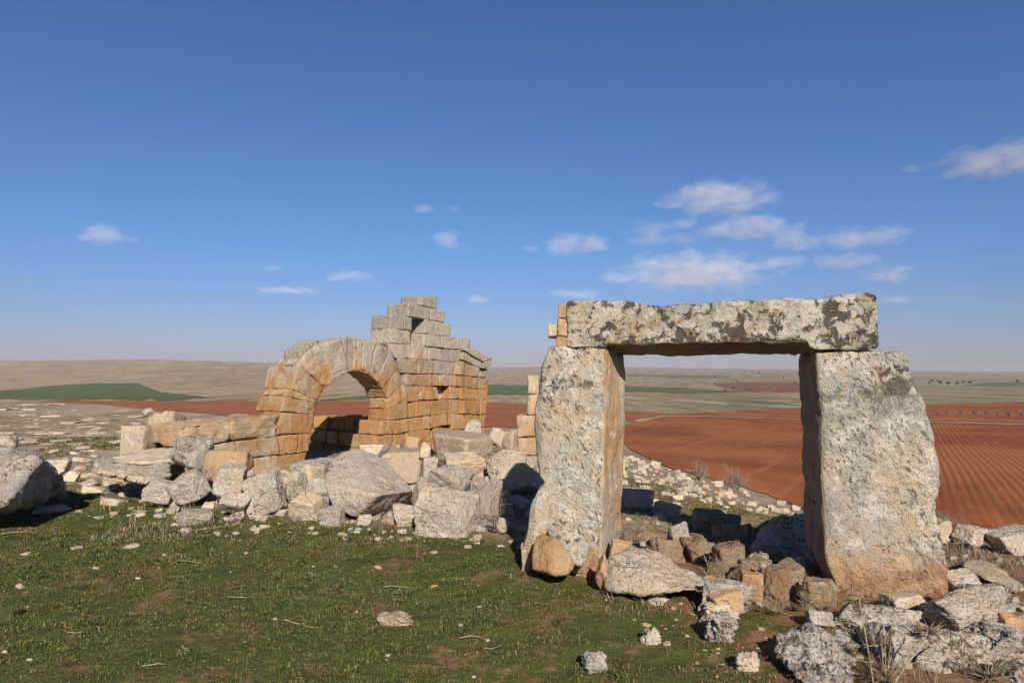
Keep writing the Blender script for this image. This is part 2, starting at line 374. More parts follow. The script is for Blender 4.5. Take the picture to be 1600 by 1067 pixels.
# grass limit in photo pixels (row below which turf covers the hilltop)
GL_X = [-300, 0, 60, 110, 200, 300, 420, 480, 650, 800, 850, 950, 1100, 1200, 1290, 1400, 1700]
GL_Y = [790, 790, 755, 715, 745, 785, 805, 812, 825, 845, 885, 915, 945, 955, 970, 1060, 1200]
def turf_weight(P):
    px, py, f = proj(P)
    lim = np.interp(px, GL_X, GL_Y)
    w = np.clip((py - lim + 14)/26, 0, 1)
    w = np.where((f < .4), 1.0, w)
    return w

angs = np.concatenate([np.linspace(-44, 44, 441), np.linspace(44, 316, 110)[1:-1]])
rad = np.concatenate([[0.0], np.geomspace(.5, 3, 18), np.geomspace(3, 60, 230)[1:], np.geomspace(60, 4200, 190)[1:]])
A, RR = np.meshgrid(np.radians(angs), rad)
TX, TY = RR*np.sin(A), RR*np.cos(A); TZ = terrain(TX, TY)
nr, na = TX.shape
V = np.stack([TX, TY, TZ], -1).reshape(-1, 3)
ii, jj = np.meshgrid(np.arange(nr-1), np.arange(na), indexing='ij'); j2 = (jj+1) % na
F = np.stack([ii*na+jj, ii*na+j2, (ii+1)*na+j2, (ii+1)*na+jj], -1).reshape(-1, 4)[:, ::-1]
gm, nt, b = newmat('hilltop_and_plain'); g = G(nt); P = g.pos()
near_a, turf_a, pave_a = g.attr('near'), g.attr('turf'), g.attr('pave')
olive_a = g.attr('olive')
# far plain: dry steppe with stony streaks
s1 = g.noise(g.vmul(P, (.6, .5, 0)), .010, 9, .68); s2 = g.noise(g.vmul(P, (.5, .35, 0)), .035, 9, .75); s3 = g.noise(P, .5, 6, .7)
plain = g.mix((.42, .30, .195), (.32, .25, .15), g.ramp(s1, .42, .6))
plain = g.mix(plain, (.15, .155, .07), g.m('MULTIPLY', olive_a, g.ramp(s2, .3, .62)))
plain = g.mix(plain, (.42, .36, .27), g.m('MULTIPLY', g.ramp(s2, .57, .68), .75))
s4 = g.noise(g.vmul(P, (1, .16, 0)), .085, 9, .8)
plain = g.mix(plain, (.47, .41, .31), g.m('MULTIPLY', g.ramp(s4, .50, .60), .85))
plain = g.mix(plain, (.10, .09, .05), g.m('MULTIPLY', g.ramp(g.noise(g.vmul(P, (1, .14, 0)), .12, 9, .8), .50, .60), .7))
plain = g.mix(plain, (.12, .10, .055), g.m('MULTIPLY', g.ramp(s3, .56, .72), .4))
plain = g.mix(plain, (.30, .17, .09), g.m('MULTIPLY', g.ramp(g.noise(g.vmul(P, (.25, 1, 0)), .006, 4, .5), .56, .66), .6))
# stony shelf and slopes: limestone pavement with grass in the joints
p1 = g.noise(g.vmul(P, (.5, .4, 0)), .5, 8, .7); p2 = g.noise(P, 2.6, 7, .7); p3 = g.noise(P, 14, 6, .7)
pave = g.mix((.50, .42, .315), (.38, .31, .22), g.ramp(p3, .42, .65))
pave = g.mix(pave, (.25, .195, .115), g.ramp(g.m('ADD', g.m('MULTIPLY', p2, .5), g.m('MULTIPLY', g.noise(g.vmul(P, (.45, .4, 0)), 1.5, 8, .75), .5)), .45, .56))
pave = g.mix(pave, (.11, .125, .035), g.m('MULTIPLY', g.ramp(p1, .54, .64), .7))
pave = g.mix(pave, (.27, .15, .07), g.m('MULTIPLY', g.ramp(g.noise(P, 1.1, 5, .6), .58, .68), .5))
# soil and short turf
t1 = g.noise(P, 1.7, 6, .65); t2 = g.noise(P, 11, 6, .7); t3 = g.noise(P, 70, 4, .7)
soil = g.mix((.29, .165, .088), (.19, .10, .052), g.ramp(t3, .4, .65))
soil = g.mix(soil, (.34, .24, .15), g.m('MULTIPLY', g.ramp(t2, .58, .7), .6))
tg = g.mix((.06, .085, .018), (.115, .115, .036), g.ramp(t3, .42, .6))
turf = g.mix(tg, soil, g.ramp(g.m('ADD', g.m('MULTIPLY', g.ramp(g.sep(P)[0], -.8, 1.9), .06), g.m('ADD', g.m('MULTIPLY', t1, .6), g.m('MULTIPLY', t2, .4))), .53, .62))
nearc = g.mix(g.mix(soil, pave, pave_a), turf, turf_a)
g.put(b.inputs['Base Color'], g.mix(plain, nearc, near_a))
bh = g.m('ADD', g.m('MULTIPLY', p2, .6), g.m('MULTIPLY', t2, .35))
g.put(b.inputs['Normal'], g.bump(bh, .7, .12))
ground = mk('ground', V, F, gm); tag(ground, None, None, kind='structure')
def fattr(o, name, vals):
    a = o.data.attributes.new(name, 'FLOAT', 'POINT'); a.data.foreach_set('value', np.ascontiguousarray(vals, np.float32))
gpx, gpy, gf = proj(V)
dist = np.hypot(V[:, 0], V[:, 1])
edge = np.interp(gpx, [-300, 250, 450, 760, 980, 1250, 1600, 1900], [44, 38, 30, 70, 62, 38, 31, 31])
fattr(ground, 'near', np.clip((edge*1.15-dist)/(edge*.25), 0, 1))
fattr(ground, 'turf', turf_weight(V)*np.clip((13-dist)/3, 0, 1))
fattr(ground, 'pave', np.clip((dist-5.5)/3, 0, 1)*np.where(gpx > 1440, .25, .8))
fattr(ground, 'olive', np.clip((gpx-700)/500, 0, 1)*.9)

# ------------------------------------------------------------------ fields on the plain
def soil_mat(name, c1, c2, c3, furrow_dir, furrow, fine):
    m, nt, b = newmat(name); g = G(nt); P = g.pos()
    rot = g.new('ShaderNodeVectorRotate', rotation_type='Z_AXIS'); g.put(rot.inputs['Vector'], P); rot.inputs['Angle'].default_value = furrow_dir
    q = rot.outputs[0]
    wob = g.vadd(q, g.vmul(g.new('ShaderNodeTexNoise').outputs[1], (0, 0, 0)))
    nz = g.noise(P, .06, 6, .6); n2 = g.noise(g.vmul(q, (1, .12, 0)), .9, 6, .65); n3 = g.noise(P, 3.0, 6, .7)
    warp = g.m('MULTIPLY', g.m('SUBTRACT', g.noise(P, .03, 2, .5), .5), 1.2)
    x = g.m('ADD', g.sep(q)[0], warp)
    w = g.m('ADD', .5, g.m('MULTIPLY', g.m('SINE', g.m('MULTIPLY', x, 2*math.pi/furrow)), .5))
    c = g.mix(c1, c2, g.ramp(nz, .38, .62)); c = g.mix(c, c3, g.m('MULTIPLY', g.ramp(n2, .5, .72), .55))
    c = g.mix(c, (c1[0]*.5, c1[1]*.45, c1[2]*.45), g.m('MULTIPLY', g.ramp(n3, .52, .7), .55))
    fz = g.m('ADD', .12, g.m('MULTIPLY', g.ramp(g.sep(P)[0], 16, 34), .88))
    if fine: c = g.mix(c, (c1[0]*.55, c1[1]*.5, c1[2]*.5), g.m('MULTIPLY', g.m('MULTIPLY', g.m('SUBTRACT', 1.0, w), fine), fz))
    tr = g.m('ABSOLUTE', g.m('SUBTRACT', g.m('FRACT', g.m('DIVIDE', x, 13.0)), .5))     # tractor tracks
    c = g.mix(c, (c3[0]*1.25, c3[1]*1.4, c3[2]*1.5), g.m('MULTIPLY', g.m('SUBTRACT', 1.0, g.ramp(tr, .0, .022)), .15))
    g.put(b.inputs['Base Color'], c)
    g.put(b.inputs['Normal'], g.bump(g.m('ADD', g.m('MULTIPLY', g.m('MULTIPLY', w, fz), .6), n3), .5, .15)); return m
def crop_mat(name, c1, c2):
    m, nt, b = newmat(name); g = G(nt); P = g.pos()
    c = g.mix(c1, c2, g.ramp(g.noise(g.vmul(P, (.4, 1, 0)), .03, 8, .65), .4, .65))
    c = g.mix(c, (c1[0]*.6, c1[1]*.6, c1[2]*.6), g.m('MULTIPLY', g.ramp(g.noise(P, .8, 6, .7), .5, .7), .4))
    g.put(b.inputs['Base Color'], c); return m
M['red'] = soil_mat('red_ploughed_earth', (.37, .13, .044), (.24, .073, .024), (.43, .19, .08), R(30), .5, .17)
M['red2'] = soil_mat('orange_red_earth', (.36, .13, .055), (.30, .10, .042), (.42, .18, .09), R(60), 2.2, .12)
M['redfar'] = soil_mat('far_red_earth', (.24, .10, .055), (.20, .085, .045), (.30, .16, .09), R(-40), 14, .35)
M['green'] = crop_mat('young_wheat', (.085, .125, .042), (.14, .16, .065))
M['green2'] = crop_mat('pale_crop', (.09, .125, .04), (.14, .15, .06))
M['track'] = crop_mat('dirt_track', (.38, .27, .17), (.30, .2, .12))
M['stub'] = crop_mat('brown_stubble', (.17, .115, .065), (.21, .14, .08))
def field(name, near, far, mat, lift, nx=240, ny=26, wob=1.0):
    x0, x1 = max(near[0][0], far[0][0]), min(near[-1][0], far[-1][0])
    xs = np.linspace(x0, x1, nx)
    yn = np.interp(xs, [a for a, _ in near], [c for _, c in near]); yf = np.interp(xs, [a for a, _ in far], [c for _, c in far])
    jn = np.stack([xs*.06, 0*xs, 0*xs], -1)
    yn = yn + wob*.8*fbm(jn, 4, 21); yf = np.minimum(yf + wob*.25*fbm(jn*1.4, 4, 25), yn-.15)
    a = ground_hit(xs, yn); c = ground_hit(xs, yf)
    t = np.linspace(0, 1, ny)[:, None, None]**1.6
    p = a[None]*(1-t) + c[None]*t
    p[..., 2] = terrain(p[..., 0], p[..., 1]) + lift
    n_ = nx
    i, j = np.meshgrid(np.arange(ny-1), np.arange(nx-1), indexing='ij')
    f = np.stack([i*n_+j, i*n_+j+1, (i+1)*n_+j+1, (i+1)*n_+j], -1).reshape(-1, 4)
    o = mk(name, p.reshape(-1, 3), f, mat); tag(o, None, None, kind='structure'); return o
field('red_field', [(962, 676), (985, 703), (1030, 726), (1085, 742), (1150, 758), (1200, 774), (1240, 790), (1300, 812), (1420, 820), (1500, 832), (1700, 845)],
      [(962, 668), (1040, 650), (1100, 651), (1250, 656), (1400, 659), (1600, 664), (1700, 666)], M['red'], .05, 300, 60)
field('red_field', [(1040, 649), (1250, 654.5), (1450, 658), (1700, 663)], [(1040, 647.5), (1130, 643), (1250, 637), (1450, 631.5), (1600, 628), (1700, 627)], M['red'], .07, 240, 20)
field('red_field', [(960, 660), (1000, 655), (1038, 649)], [(960, 642), (1000, 643), (1038, 646)], M['red2'], .07, 60, 12)
field('red_field', [(70, 627.6), (140, 631), (240, 640), (380, 652), (480, 655), (620, 660), (760, 668), (850, 668)],
      [(70, 626.8), (140, 626), (300, 627), (480, 626.5), (620, 626), (760, 628), (850, 634)], M['red2'], .08, 260, 24)
field('dirt_track', [(1040, 651), (1100, 651.6), (1250, 656.6), (1400, 660), (1700, 667)], [(1040, 649.5), (1100, 650.4), (1250, 655.2), (1400, 658.4), (1700, 665)], M['track'], .11, 240, 6, .4)
field('green_field', [(-60, 616), (0, 622), (40, 625), (150, 625.5), (290, 625), (330, 622)], [(-60, 611), (0, 611), (90, 602), (160, 598), (215, 599), (232, 606), (250, 612), (290, 617), (330, 621)], M['green'], .12, 200, 20, 2.2)
field('green_field', [(500, 626), (560, 625), (640, 624)], [(500, 625), (560, 619), (640, 614)], M['green'], .12, 60, 8)
field('green_field', [(740, 618), (850, 616), (960, 611.5), (1060, 614), (1160, 613)], [(740, 601), (850, 602), (960, 603), (1060, 606), (1160, 612)], M['green'], .15, 160, 14)
field('red_field', [(1118, 602), (1160, 611), (1260, 613.5), (1330, 613)], [(1118, 600), (1160, 597), (1260, 598), (1330, 599)], M['redfar'], .15, 100, 14)
field('stubble_field', [(980, 588), (1060, 590), (1140, 590)], [(980, 585.5), (1060, 586), (1140, 588)], M['stub'], .3, 60, 8)
field('green_field', [(1500, 604), (1560, 603), (1700, 602)], [(1500, 603), (1540, 598), (1700, 595.5)], M['green2'], .2, 80, 8)

# ------------------------------------------------------------------ the doorway: two monolithic jambs and a lintel
door = empty('stone_doorway', tuple(ground_hit(1120, 905)[0]))
tag(door, 'tall freestanding doorway of two huge lichened stone jambs under one lintel', 'doorway')
def curve(pts): # (y, x) pairs, top to bottom
    ys = [a for a, _ in pts]; xs = [b for _, b in pts]
    return lambda y: np.interp(y, ys, xs)
def slab(name, left, right, top, bot, Yl, Yr, xl, xr, backL, backR, n, mat, amp, freq, seed, pit, chip, p=34, ridge=0.0, sub=None):
    """monolith from its front outline: left/right edges x(y), top/bottom edges y(x); back corners given as (dx, dY) in metres"""
    q, f = cube_sphere(n)
    r = q/((np.abs(q)**p).sum(1)**(1/p))[:, None]
    u = (r[:, 0]+1)/2; w = (r[:, 1]+1)/2; h = (r[:, 2]+1)/2
    xm = xl*(1-u)+xr*u
    yt, yb = top(xm), bot(xm)
    y = yt*h + yb*(1-h)
    x = left(y)*(1-u) + right(y)*u
    Yf = Yl + (Yr-Yl)*(x-xl)/(xr-xl)
    v = at(x, y, Yf)
    bk = np.array(backL)[None]*(1-u)[:, None] + np.array(backR)[None]*u[:, None]
    v = v + np.stack([bk[:, 0]*w, bk[:, 1]*w, 0*w], -1)
    v = rough(v, f, amp, freq, seed, 5, pit, q, chip)
    if ridge:
        n_ = vnormals(v, f); v = v + n_*(ridge*ridged((v+v[:, [2, 0, 1]]*.6)*9, 3, seed+3)*np.clip(.35+u*.9, 0, 1))[:, None]
    o = mk(name, v, f, mat, door)
    if sub:      # inner face stone: clean on the left jamb, shade painted in on the right
        side, m2 = sub; o.data.materials.append(m2)
        qa = q[f].mean(1)[:, 0]*side
        o.data.polygons.foreach_set('material_index', (qa > .97).astype(np.int32)); o.data.update()
    return o
lj_left = curve([(538, 862), (548, 856), (575, 846), (631, 837.5), (674, 834.5), (720, 839), (744, 843), (754, 851), (764, 842), (780, 835), (800, 826), (828, 823), (861, 814), (900, 812)])
lj_right = curve([(538, 946), (548, 947), (640, 945), (711, 943), (800, 941), (880, 937), (920, 936)])
slab('door_jamb', lj_left, lj_right, curve([(0, 542), (862, 543), (905, 541), (946, 545.5)]), curve([(0, 905), (2000, 905)]),
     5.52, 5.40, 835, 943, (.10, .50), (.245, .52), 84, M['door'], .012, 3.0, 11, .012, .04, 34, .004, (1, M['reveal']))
rj_left = curve([(548, 1274), (629, 1281), (748, 1283), (827, 1287), (880, 1292), (912, 1305), (950, 1308)])
rj_right = curve([(548, 1416), (556, 1420), (584, 1427), (629, 1444), (668, 1453), (700, 1456), (718, 1464), (768, 1466), (782, 1459), (798, 1458), (815, 1464), (852, 1468), (892, 1476), (910, 1479), (950, 1484)])
slab('door_jamb', rj_left, rj_right, curve([(0, 550), (1274, 550), (1340, 547), (1416, 551)]), curve([(0, 948), (2000, 948)]),
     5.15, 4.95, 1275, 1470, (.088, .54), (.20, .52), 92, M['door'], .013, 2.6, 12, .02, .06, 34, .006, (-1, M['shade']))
# lintel: front outline with the stepped soffit over the opening
lt_top = curve([(880, 476), (887, 472), (941, 470), (987, 473), (1032, 477), (1085, 474), (1148, 470), (1207, 467), (1277, 464), (1330, 458), (1358, 454.5), (1370, 458), (1376, 464)])
lt_bot = curve([(880, 541), (886, 542), (940, 545.5), (944, 545), (948, 536.5), (1100, 534.5), (1256, 533), (1261, 534), (1266, 545), (1277, 547.5), (1361, 546.5), (1376, 541)])
def lintel():
    q, f = cube_sphere(100); p = 40
    r = q/((np.abs(q)**p).sum(1)**(1/p))[:, None]
    u = (r[:, 0]+1)/2; w = (r[:, 1]+1)/2; h = (r[:, 2]+1)/2
    x = 886 + (1374-886)*u
    y = lt_top(x)*h + lt_bot(x)*(1-h)
    v = at(x, y, 5.44 + (5.03-5.44)*u)
    bx, by = .10, .55
    v = v + np.stack([bx*w, by*w, 0*w], -1)
    inside = np.clip((x-944)/6, 0, 1)*np.clip((1268-x)/6, 0, 1)
    v[:, 2] -= .085*w**.6*(1-h)*inside      # soffit hangs lower towards the back
    v = rough(v, f, .012, 3.5, 17, 5, .018, q, .03)
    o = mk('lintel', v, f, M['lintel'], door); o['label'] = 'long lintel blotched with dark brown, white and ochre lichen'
    o.data.materials.append(M['shade'])  # lichen-poor underside, its shade put into the colour
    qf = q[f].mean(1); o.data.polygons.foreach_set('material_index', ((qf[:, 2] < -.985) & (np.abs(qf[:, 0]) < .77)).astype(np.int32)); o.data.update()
lintel()

# ------------------------------------------------------------------ the ruined arch wall
A0, A1 = np.array([-5.01, 10.0]), np.array([-.54, 16.5])
wd = (A1-A0)/np.linalg.norm(A1-A0); wn_ = np.array([wd[1], -wd[0]])      # along, and front normal
def onwall(px, py, off=0.0):
    d = ray(px, py); o = A0 + wn_*off
    s = (o @ wn_)/(d[0]*wn_[0] + d[1]*wn_[1]); return CAMP + d*s
ruin = empty('ruined_arch_wall', (-3.3, 12.2, 0))
tag(ruin, 'ruined ashlar wall with a standing round arch, small window and stepped broken top', 'ruin')
Z1 = lambda p: (380 + p[0]/3.3333, 440 + p[1]/3.3333)
Z5 = lambda p: (560 + p[0]/4.104, 440 + p[1]/4.104)
Z6 = lambda p: (390 + p[0]/4.444, 510 + p[1]/4.444)
ZI = lambda p: p
_sd = [100]
def ash(Z, bl, br, tr, tl, t=.58, name='ashlar_block', off=0.0, mat='ruin', amp=.007, n=24, chip=.018, label=None, gap=.05):
    _sd[0] += 1; rg = random.Random(_sd[0])
    c = [np.array(Z(x), float) for x in (bl, br, tr, tl)]; mid = sum(c)/4
    c = [x + (mid-x)/np.linalg.norm(mid-x)*gap + np.array([rg.uniform(-.35, .35), rg.uniform(-.3, .3)]) for x in c]; chip = chip*rg.choice((.6, .8, 1, 1, 1.6, 2.4))
    off = off + rg.uniform(-.012, .010)
    fr = [onwall(x[0], x[1], off) for x in c]
    bk = np.array([-wn_[0]*t, -wn_[1]*t, 0])
    v, f = block_verts(fr, [x+bk for x in fr], n, 120, amp, 5.5, _sd[0], .014, chip)
    o = mk(name, v, f, M[mat], ruin)
    if label: o['label'] = label
    return o
# stepped top and window
ash(Z5, (400, 155), (505, 182), (509, 97), (400, 86), .62, chip=.09); 
ash(Z5, (320, 222), (458, 245), (458, 170), (320, 140), .62)
ash(Z5, (458, 245), (551, 267), (555, 191), (458, 170))
ash(Z5, (210, 300), (290, 308), (290, 220), (210, 211)); ash(Z5, (290, 308), (343, 316), (345, 229), (290, 220))
ash(Z5, (426, 332), (494, 344), (496, 254), (428, 241)); ash(Z5, (494, 344), (590, 352), (595, 277), (496, 254))
ash(Z5, (210, 392), (337, 402), (340, 316), (210, 301)); 
ash(Z5, (418, 412), (530, 424), (530, 350), (420, 333)); ash(Z5, (530, 424), (614, 434), (612, 356), (530, 350))
ash(Z5, (614, 434), (655, 431), (655, 362), (612, 356)); ash(Z5, (655, 431), (720, 426), (718, 366), (655, 362))
# fifth course
ash(Z5, (235, 488), (345, 494), (345, 402), (180, 392)); ash(Z5, (345, 494), (448, 500), (448, 417), (345, 402))
ash(Z5, (448, 500), (546, 509), (546, 430), (448, 417)); ash(Z5, (546, 509), (612, 516), (612, 436), (546, 430)); ash(Z5, (612, 516), (660, 500), (672, 440), (612, 436))
# sixth to eighth
ash(Z5, (275, 586), (380, 590), (378, 496), (252, 490)); ash(Z5, (380, 590), (505, 595), (502, 505), (378, 496)); ash(Z5, (505, 595), (608, 597), (610, 516), (502, 505)); ash(Z5, (608, 597), (632, 598), (634, 516), (610, 516))
ash(Z5, (300, 664), (450, 672), (450, 594), (288, 590)); ash(Z5, (450, 672), (520, 668), (520, 597), (450, 594)); ash(Z5, (520, 668), (616, 668), (622, 600), (520, 597))
ash(Z5, (250, 776), (372, 766), (420, 672), (303, 666)); ash(Z5, (372, 766), (515, 750), (513, 672), (420, 672)); ash(Z5, (582, 752), (655, 754), (658, 672), (588, 670))
ash(Z5, (513, 752), (584, 752), (590, 668), (513, 672), .45, off=-.22, mat='pebble', label='pale stone set deep in a hole of the wall')
ash(Z5, (190, 893), (368, 868), (368, 768), (195, 815)); ash(Z5, (368, 866), (470, 860), (465, 765), (370, 768)); ash(Z5, (470, 860), (576, 846), (582, 752), (465, 765)); ash(Z5, (576, 848), (662, 852), (658, 756), (582, 752))
ash(Z5, (292, 965), (416, 950), (416, 866), (270, 890)); ash(Z5, (416, 950), (574, 916), (578, 846), (416, 864)); ash(Z5, (574, 920), (600, 920), (600, 848), (578, 846)); ash(Z5, (600, 945), (670, 945), (668, 854), (600, 850))
ash(Z5, (305, 1035), (465, 1025), (465, 945), (312, 962)); ash(Z5, (465, 1010), (660, 985), (660, 945), (490, 935)); ash(Z5, (300, 1110), (470, 1100), (470, 1025), (300, 1035)); ash(Z5, (470, 1100), (680, 1080), (670, 985), (470, 1010))
ash(Z5, (660, 1060), (830, 1050), (815, 940), (660, 945))
# pilaster at the wall's far end, with its broken capital
for bl, br, tr, tl in (((628, 600), (778, 616), (786, 555), (640, 498)), ((618, 670), (772, 690), (778, 616), (628, 600)),
                       ((658, 756), (772, 758), (775, 692), (658, 678)), ((662, 852), (778, 856), (778, 758), (658, 756)), ((668, 945), (782, 940), (780, 856), (664, 852))):
    ash(Z5, bl, br, tr, tl, .6, 'pilaster_block', .05, chip=.04)
for bl, br, tr, tl in (((774, 615), (822, 618), (826, 556), (784, 555)), ((772, 690), (828, 688), (824, 618), (778, 616)),
                       ((775, 757), (828, 757), (835, 674), (774, 680)), ((778, 854), (822, 850), (828, 757), (776, 757)), ((780, 938), (808, 930), (822, 850), (780, 854))):
    ash(Z5, bl, br, tr, tl, .55, 'pilaster_block', -.02, chip=.05)
cp_ = ash(Z5, (664, 497), (788, 555), (804, 512), (674, 438), .6, 'capital', .07, chip=.03, label='sloping broken capital stone on top of the end pilaster')
ash(Z5, (674, 438), (803, 514), (856, 492), (716, 425), .6, 'capital', .12, chip=.04)
ash(Z5, (800, 552), (850, 540), (856, 494), (804, 513), .5, 'capital', .10, chip=.04)
# arch ring
J = [((480, 522), (298, 432)), ((530, 425), (338, 262)), ((585, 368), (395, 190)), ((646, 329), (490, 125)), ((688, 314), (640, 84)), ((724, 309), (720, 74)),
     ((772, 311), (790, 84)), ((836, 337), (884, 108)), ((890, 383), (972, 150)), ((926, 430), (1030, 287)), ((957, 500), (1078, 390)), ((963, 572), (1105, 500))]
def arc_block(js, t, seed, chip=.03, amp=.012, n=24):
    q, f = cube_sphere(n); p = 90
    r = q/((np.abs(q)**p).sum(1)**(1/p))[:, None]
    u = (r[:, 0]+1)/2*.994+.003; w = (r[:, 1]+1)/2; h = (r[:, 2]+1)/2
    I = np.array([Z6(a) for a, _ in js]); O = np.array([Z6(c) for _, c in js]); k = np.linspace(0, 1, len(js))
    ix, iy = np.interp(u, k, I[:, 0]), np.interp(u, k, I[:, 1]); ox, oy = np.interp(u, k, O[:, 0]), np.interp(u, k, O[:, 1])
    x = ix*(1-h)+ox*h; y = iy*(1-h)+oy*h
    d = ray(x, y); sc_ = (A0 @ wn_)/(d[:, 0]*wn_[0]+d[:, 1]*wn_[1]); v = CAMP + d*sc_[:, None]
    v = v - np.stack([wn_[0]*t*w, wn_[1]*t*w, 0*w], -1)
    return mk('voussoir', rough(v, f, amp, 4.5, seed, 5, .03, q, chip), f, M['ruin'], ruin)
arc_block(J[0:2], .72, 401); arc_block(J[1:5], .62, 402, .05, .016, 34)['label'] = 'long weathered stone forming the grey left shoulder of the arch'
for k in range(4, len(J)-1): arc_block(J[k:k+2], .56, 403+k, .02 if k != 6 else .05, .008)
ash(Z6, (963, 655), (1105, 632), (1105, 500), (963, 574), .56, 'voussoir')
# rough haunch stones behind the ring on the left
ash(Z6, (345, 266), (402, 195), (398, 140), (352, 165), .45, off=-.06, amp=.02, chip=.05, label='broken weathered haunch stone beside the arch ring')
ash(Z6, (402, 192), (492, 128), (485, 92), (400, 138), .45, off=-.05, amp=.02, chip=.05, label='broken haunch stone on the arch shoulder')
ash(Z6, (302, 428), (346, 400), (346, 270), (330, 300), .82, off=-.02)
# left pier
ash(Z6, (240, 478), (470, 530), (478, 524), (285, 434), .66, gap=.2); ash(Z6, (222, 590), (452, 614), (478, 526), (240, 482), .72)
ash(Z6, (188, 752), (424, 738), (452, 614), (222, 594), .5); ash(Z6, (205, 890), (330, 880), (345, 746), (200, 760), .6); ash(Z6, (330, 880), (405, 868), (416, 740), (345, 746), .6)
ash(Z6, (180, 1040), (366, 990), (395, 878), (185, 903), .6); ash(Z6, (170, 1110), (360, 1090), (366, 990), (180, 1040), .6)
# right pier below the springing
ash(Z6, (905, 752), (1012, 748), (1020, 650), (914, 655), .62, gap=.3); ash(Z6, (1012, 748), (1078, 735), (1090, 642), (1020, 650), .6)
ash(Z6, (870, 852), (985, 845), (1000, 752), (880, 756), .7); ash(Z6, (985, 850), (1080, 845), (1080, 742), (1000, 750), .6); ash(Z6, (860, 960), (1080, 950), (1080, 848), (866, 852), .7)
# low wall running left
L = 'ruin_low'
ash(ZI, (284, 699), (361, 690), (361, 656), (284, 667), .95, mat=L, amp=.025, chip=.09, n=20); ash(ZI, (362, 690), (435, 682), (437, 649), (362, 657), .95, mat=L, amp=.03, chip=.1, n=20)
ash(ZI, (286, 716), (369, 704), (369, 690), (286, 700), .6, mat=L); ash(ZI, (371, 718), (437, 709), (436, 682), (370, 690), .6, mat=L)
ash(ZI, (290, 750), (393, 748), (395, 716), (288, 720), .6, mat=L); ash(ZI, (394, 748), (431, 746), (432, 711), (395, 717), .6, mat=L)

# wall seen through the arch
inner = empty('inner_wall', (-4.4, 16.3, 0)); tag(inner, 'low broken block wall seen through the arch opening, half in the arch shadow', 'wall')
def facing(root, Y, l, t, r, b_, depth, name='ashlar_block', mat='ruin', tilt=0.0, amp=.02):
    _sd[0] += 1
    fr = [at(l, b_, Y), at(r, b_, Y+tilt), at(r, t, Y+tilt), at(l, t, Y)]
    v, f = block_verts(fr, [x+np.array([.12*depth, depth, 0]) for x in fr], 16, 50, amp*.6, 4.5, _sd[0], .015, .035)
    return mk(name, v, f, M[mat], root)
for l, t, r, b_, dY in ((487, 650, 513, 671, 0), (513, 651, 538, 672, .1), (537, 650, 553, 676, .05), (552, 652, 585, 677, .15), (484, 671, 510, 692, 0), (509, 673, 527, 695, -.1), (527, 674, 551, 697, -.05),
                    (551, 677, 588, 700, .1), (482, 692, 505, 716, -.05), (505, 694, 535, 720, .05), (534, 697, 590, 722, 0), (478, 714, 545, 740, 0), (545, 720, 592, 742, 0)):
    facing(inner, 15.6+dY, l+.4, t+.4, r-.4, b_-.3, .6)
# wall stump standing behind the left jamb
stump = empty('wall_stump', tuple(ground_hit(860, 722)[0]*np.array([1, 0, 0]) + np.array([0, 13.2, -.1])))
tag(stump, 'narrow stack of squared wall blocks rising behind the left door jamb', 'wall')
for l, t, r, b_ in ((807, 684, 838, 712), (838, 684, 900, 712), (807, 649, 837, 684), (837, 649, 905, 684), (824, 616, 868, 649), (868, 616, 920, 649), (824, 587, 842, 616), (842, 587, 905, 616), (852, 563, 910, 587),
                    (858, 541, 920, 563), (869, 526, 888, 541), (888, 524, 930, 541), (856, 506, 871, 526), (871, 497, 905, 526), (872, 474, 899, 497), (899, 480, 930, 500), (800, 712, 905, 742)):
    facing(stump, 13.2, l+.3, t+.3, r-.3, b_-.3, .6, mat='ruin_low', amp=.02)

# ------------------------------------------------------------------ fallen blocks and boulders, each a thing
def boulder(label, l, t, r, b_, mat='grey', D=None, seed=None, k=10, depth=.8, p=34, amp=None, pit=.07, n=None, name='boulder', cat='boulder', group=None, sink=.3):
    global _bs
    _bs += 1; seed = seed or _bs
    cx = (l+r)/2
    if D is None: D = float(ground_hit(cx, min(b_, 1180))[0][1])
    a, c = at(l, (t+b_)/2, D), at(r, (t+b_)/2, D); top = at(cx, t, D)[2]; bot = at(cx, b_, D)[2]
    w = (c[0]-a[0])/2; h0 = (top-bot)/2; bot -= sink*(top-bot); h = (top-bot)/2; dd = max(w, h0)*depth
    n = n or int(np.clip((r-l)/2.4, 18, 60))
    amp = amp or {'spot': .075, 'grey': .055, 'brown': .08}.get(mat, .045)
    v, f = facet_rock(n, seed, k, p, amp, 2.8, pit)
    v = v*np.array([w, dd, h]) + np.array([(a[0]+c[0])/2*(1+.75*dd/D), D+dd*.75, (top+bot)/2])
    # keep the outline where the photograph has it: scale about the eye is not used, the lump is simply nudged
    o = mk(name, v, f, M[mat]); tag(o, label, cat, group); return o
_bs = 500
def hull(label, pts, mat, name='fallen_block', cat='block', n=28, amp=.015, pit=.02, p=26, freq=4):
    global _bs
    _bs += 1
    v, f = hull_verts([at(*q) for q in pts], n, p, amp, freq, _bs, pit)
    o = mk(name, v, f, M[mat]); tag(o, label, cat); return o
